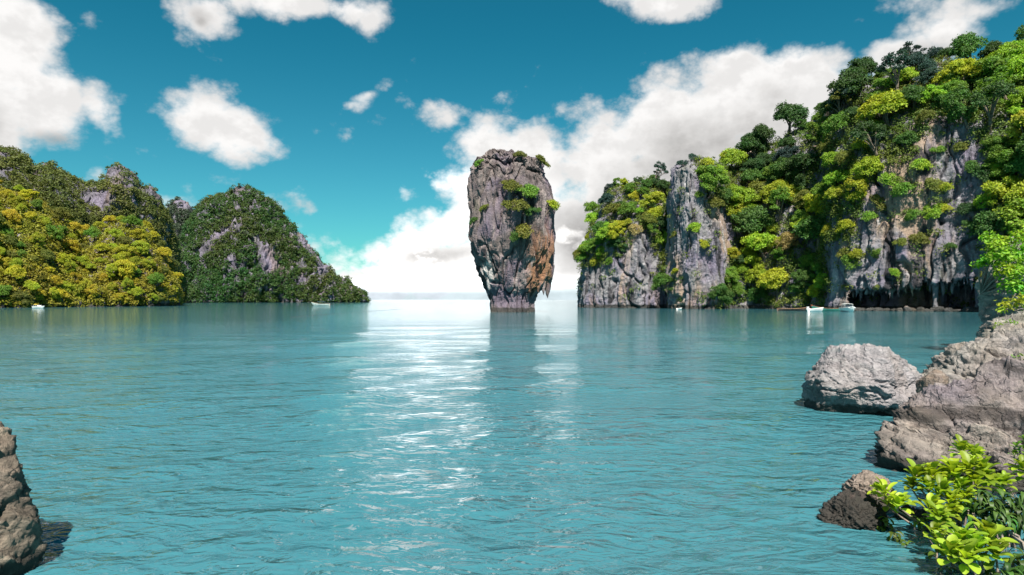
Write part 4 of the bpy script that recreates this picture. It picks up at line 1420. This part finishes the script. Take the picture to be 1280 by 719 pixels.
def canopy(root, x0, x1, B, zb, zt, mat, postm):
    mb = MB()
    n, k = 8, 7
    xs, ys = np.linspace(x0, x1, n), np.linspace(-B / 2, B / 2, k)
    X, Y = np.meshgrid(xs, ys, indexing='ij')
    Z = zt + 0.14 * (1 - (2 * Y / B) ** 2)
    Vv = np.concatenate([np.stack([X, Y, Z], -1).reshape(-1, 3), np.stack([X, Y, Z - 0.05], -1).reshape(-1, 3)])
    g = grid_faces(n, k)
    bd = [tuple(q) for q in g] + [tuple(q[::-1] + n * k) for q in g]
    off = n * k
    for i in range(n - 1):
        bd += [(i * k, i * k + off, (i + 1) * k + off, (i + 1) * k), (i * k + k - 1, (i + 1) * k + k - 1, (i + 1) * k + k - 1 + off, i * k + k - 1 + off)]
    for j in range(k - 1):
        bd += [(j, j + 1, j + 1 + off, j + off), ((n - 1) * k + j, (n - 1) * k + j + off, (n - 1) * k + j + 1 + off, (n - 1) * k + j + 1)]
    mb.add(Vv, bd)
    mb.build('canopy', mat, root, True)
    for x in (x0 + 0.1, (x0 + x1) / 2, x1 - 0.1):
        for y in (-B / 2 + 0.06, B / 2 - 0.06):
            pb = MB()
            pb.tube([(x, y, zb), (x, y, zt + 0.02)], 0.03, 6)
            pb.build('canopy_post', postm, root)


# two dinghies and the wooden boats moored by the cave
b1 = thing('dinghy', 'small white open dinghy with raised motor moored left of the cave mouth', 'boat', place(1020, 124), R(14))
b1['white_motor'] = 1
b1.scale = (0.9, 0.9, 0.8)
hull_parts(b1, 3.6, 1.5, 0.62, M_WHITE, M_WHITE, 0.5, 0.8)
outboard(b1, 3.6, 0.62)
bench(b1, -0.5, 1.4, 0.45, M_WOOD)
bench(b1, 0.5, 1.4, 0.45, M_WOOD)
del b1['white_motor']
b2 = thing('longtail_boat', 'low green wooden longtail boat moored behind the white dinghy', 'boat', place(1034, 128), R(172))
hull_parts(b2, 6.0, 1.35, 0.5, M_GREENP, M_WOOD, 1.3, 0.6)
for x in (-1.2, 0.0, 1.2):
    bench(b2, x, 1.25, 0.38, M_WOOD)
mb = MB()
mb.tube([(-2.6, 0, 0.75), (-4.6, 0.1, 0.3)], 0.04, 6)
mb.box((-2.6, 0, 0.8), (0.6, 0.35, 0.35))
mb.build('tail_motor', M_BLACK, b2)
mb = MB()
mb.tube([(2.78, 0, 0.98), (2.86, 0, 1.14)], [0.14, 0.17], 8)
mb.build('bow_ribbon', M_RED, b2)
b3 = thing('speedboat', 'white speedboat with dark windshield facing out near the cave mouth', 'boat', place(1060.5, 120), R(-97))
b3.scale = (0.85, 0.85, 0.8)
hull_parts(b3, 5.2, 2.3, 0.85, M_WHITE, M_WHITE, 0.45, 0.9)
mb = MB()
mb.add([(0.55, -0.85, .95), (0.55, 0.85, .95), (0.2, 0.75, 1.45), (0.2, -0.75, 1.45), (0.47, -0.85, .95), (0.47, 0.85, .95), (0.12, 0.75, 1.45), (0.12, -0.75, 1.45)],
       [(0, 1, 2, 3), (7, 6, 5, 4), (0, 4, 5, 1), (1, 5, 6, 2), (2, 6, 7, 3), (3, 7, 4, 0)])
mb.build('windshield', M_GLASS, b3)
mb = MB()
mb.box((1.35, 0, 0.95), (1.6, 1.5, 0.12))
mb.build('foredeck', M_WHITE, b3, bevel=0.05)
canopy(b3, -1.6, 0.3, 1.7, 0.85, 1.75, M_WHITE, M_WHITE)
outboard(b3, 5.2, 0.9)
b4 = thing('wooden_boat', 'low dark wooden boat lying against the green shore left of the dinghy', 'boat', place(992, 132), R(3))
hull_parts(b4, 6.4, 1.2, 0.38, M_DARKW, M_WOOD, 0.9, 0.5)
for x in (-1.4, 0.2, 1.6):
    bench(b4, x, 1.05, 0.28, M_WOOD)
b5 = thing('inflatable_boat', 'tiny white tender lying at the foot of the narrow rock tower', 'boat', place(849.5, 150), R(30))
b5.scale = (0.55, 0.55, 0.5)
hull_parts(b5, 2.6, 1.2, 0.5, M_WHITE, M_WHITE, 0.5, 0.85)
bench(b5, -0.2, 1.1, 0.36, M_BLACK)
# centre-left longtail
b6 = thing('longtail_boat', 'pale longtail boat with low dark canopy crossing the bay near the far island', 'boat', place(400.5, 236), R(176))
M_PALEHULL = plain('pale_teal_hull', (0.36, 0.44, 0.42), 0.5, 0.4, 0.1, 2)
hull_parts(b6, 6.6, 1.6, 0.75, M_PALEHULL, M_WOOD, 0.9, 0.7)
canopy(b6, -1.9, 1.0, 1.35, 0.6, 1.45, M_CANVAS, M_WOOD)
for x in (-1.2, 0.0, 1.6):
    bench(b6, x, 1.4, 0.55, M_WOOD)
mb = MB()
mb.tube([(-3.0, 0, 1.0), (-4.6, 0.1, 0.4)], 0.04, 6)
mb.box((-2.8, 0, 1.0), (0.6, 0.4, 0.4))
mb.build('tail_motor', M_BLACK, b6)
b7 = thing('motorboat', 'white motorboat passing under the sunlit trees of the left hill', 'boat', place(48.5, 172), R(8))
b7.scale = (0.8, 0.8, 0.72)
hull_parts(b7, 3.4, 1.4, 0.6, M_WHITE, M_WHITE, 0.4, 0.85)
mb = MB()
mb.box((0.25, 0, 0.85), (1.0, 0.9, 0.45))
mb.build('cabin', M_WHITE, b7, bevel=0.08)
canopy(b7, -1.3, -0.2, 1.1, 0.6, 1.35, M_YEL, M_WHITE)
outboard(b7, 3.4, 0.6)

# float line across the bay
bl = thing('float_line', 'thin line of small dark floats strung across the bright water', 'float line', place(430, 108))
bx, by, _ = bl.location
mb = MB()
pts = []
fm = None
d, f = ico(2)
for i in range(44):
    q = i / 43.0
    x, y = 364 + (499 - 364) * q, 396.6 + (386.6 - 396.6) * q
    D = CAM_H * F / (y - HZ)
    p = np.array([(x - 640) / F * D - bx, D - by, 0.0])
    pts.append(p)
    if fm is None:
        fm = mesh('float', d * np.array([0.09, 0.09, 0.07]), f, M_DARKW)
    obj('float', fm, bl, tuple(p))
mb.tube(pts, 0.012, 4)
mb.build('rope', M_DARKW, bl)

# ------------------------------------------------------------------ labels of the trees and shrubs
ORD = ['first', 'second', 'third', 'fourth', 'fifth', 'sixth', 'seventh', 'eighth', 'ninth', 'tenth', 'eleventh', 'twelfth', 'thirteenth', 'fourteenth', 'fifteenth', 'sixteenth']
by_look = {}
for r in MADE:
    by_look.setdefault((r[1], r[2], r[3]), []).append(r)
for (c, k, z), rows in by_look.items():
    rows.sort(key=lambda r: r[4])
    n = len(rows)
    pre = 'in' if z.startswith(('gully', 'middle green')) else ('at' if z.startswith(('green slope foot', 'shore', 'left hill shore')) else 'on')
    for i, r in enumerate(rows):
        if n == 1:
            w = ''
        elif i == 0:
            w = ', leftmost'
        elif i == n - 1:
            w = ', rightmost'
        else:
            w = ', %s from left' % ORD[i]
        grp = ('trees of the left hill' if 'left hill' in z else 'trees of the right cliff') if r[7] == 'tree' else 'shrubs growing from bare rock'
        tag(r[0], '%s %s %s the %s%s' % (c, SHAPE[k], pre, z, w), r[7], grp)
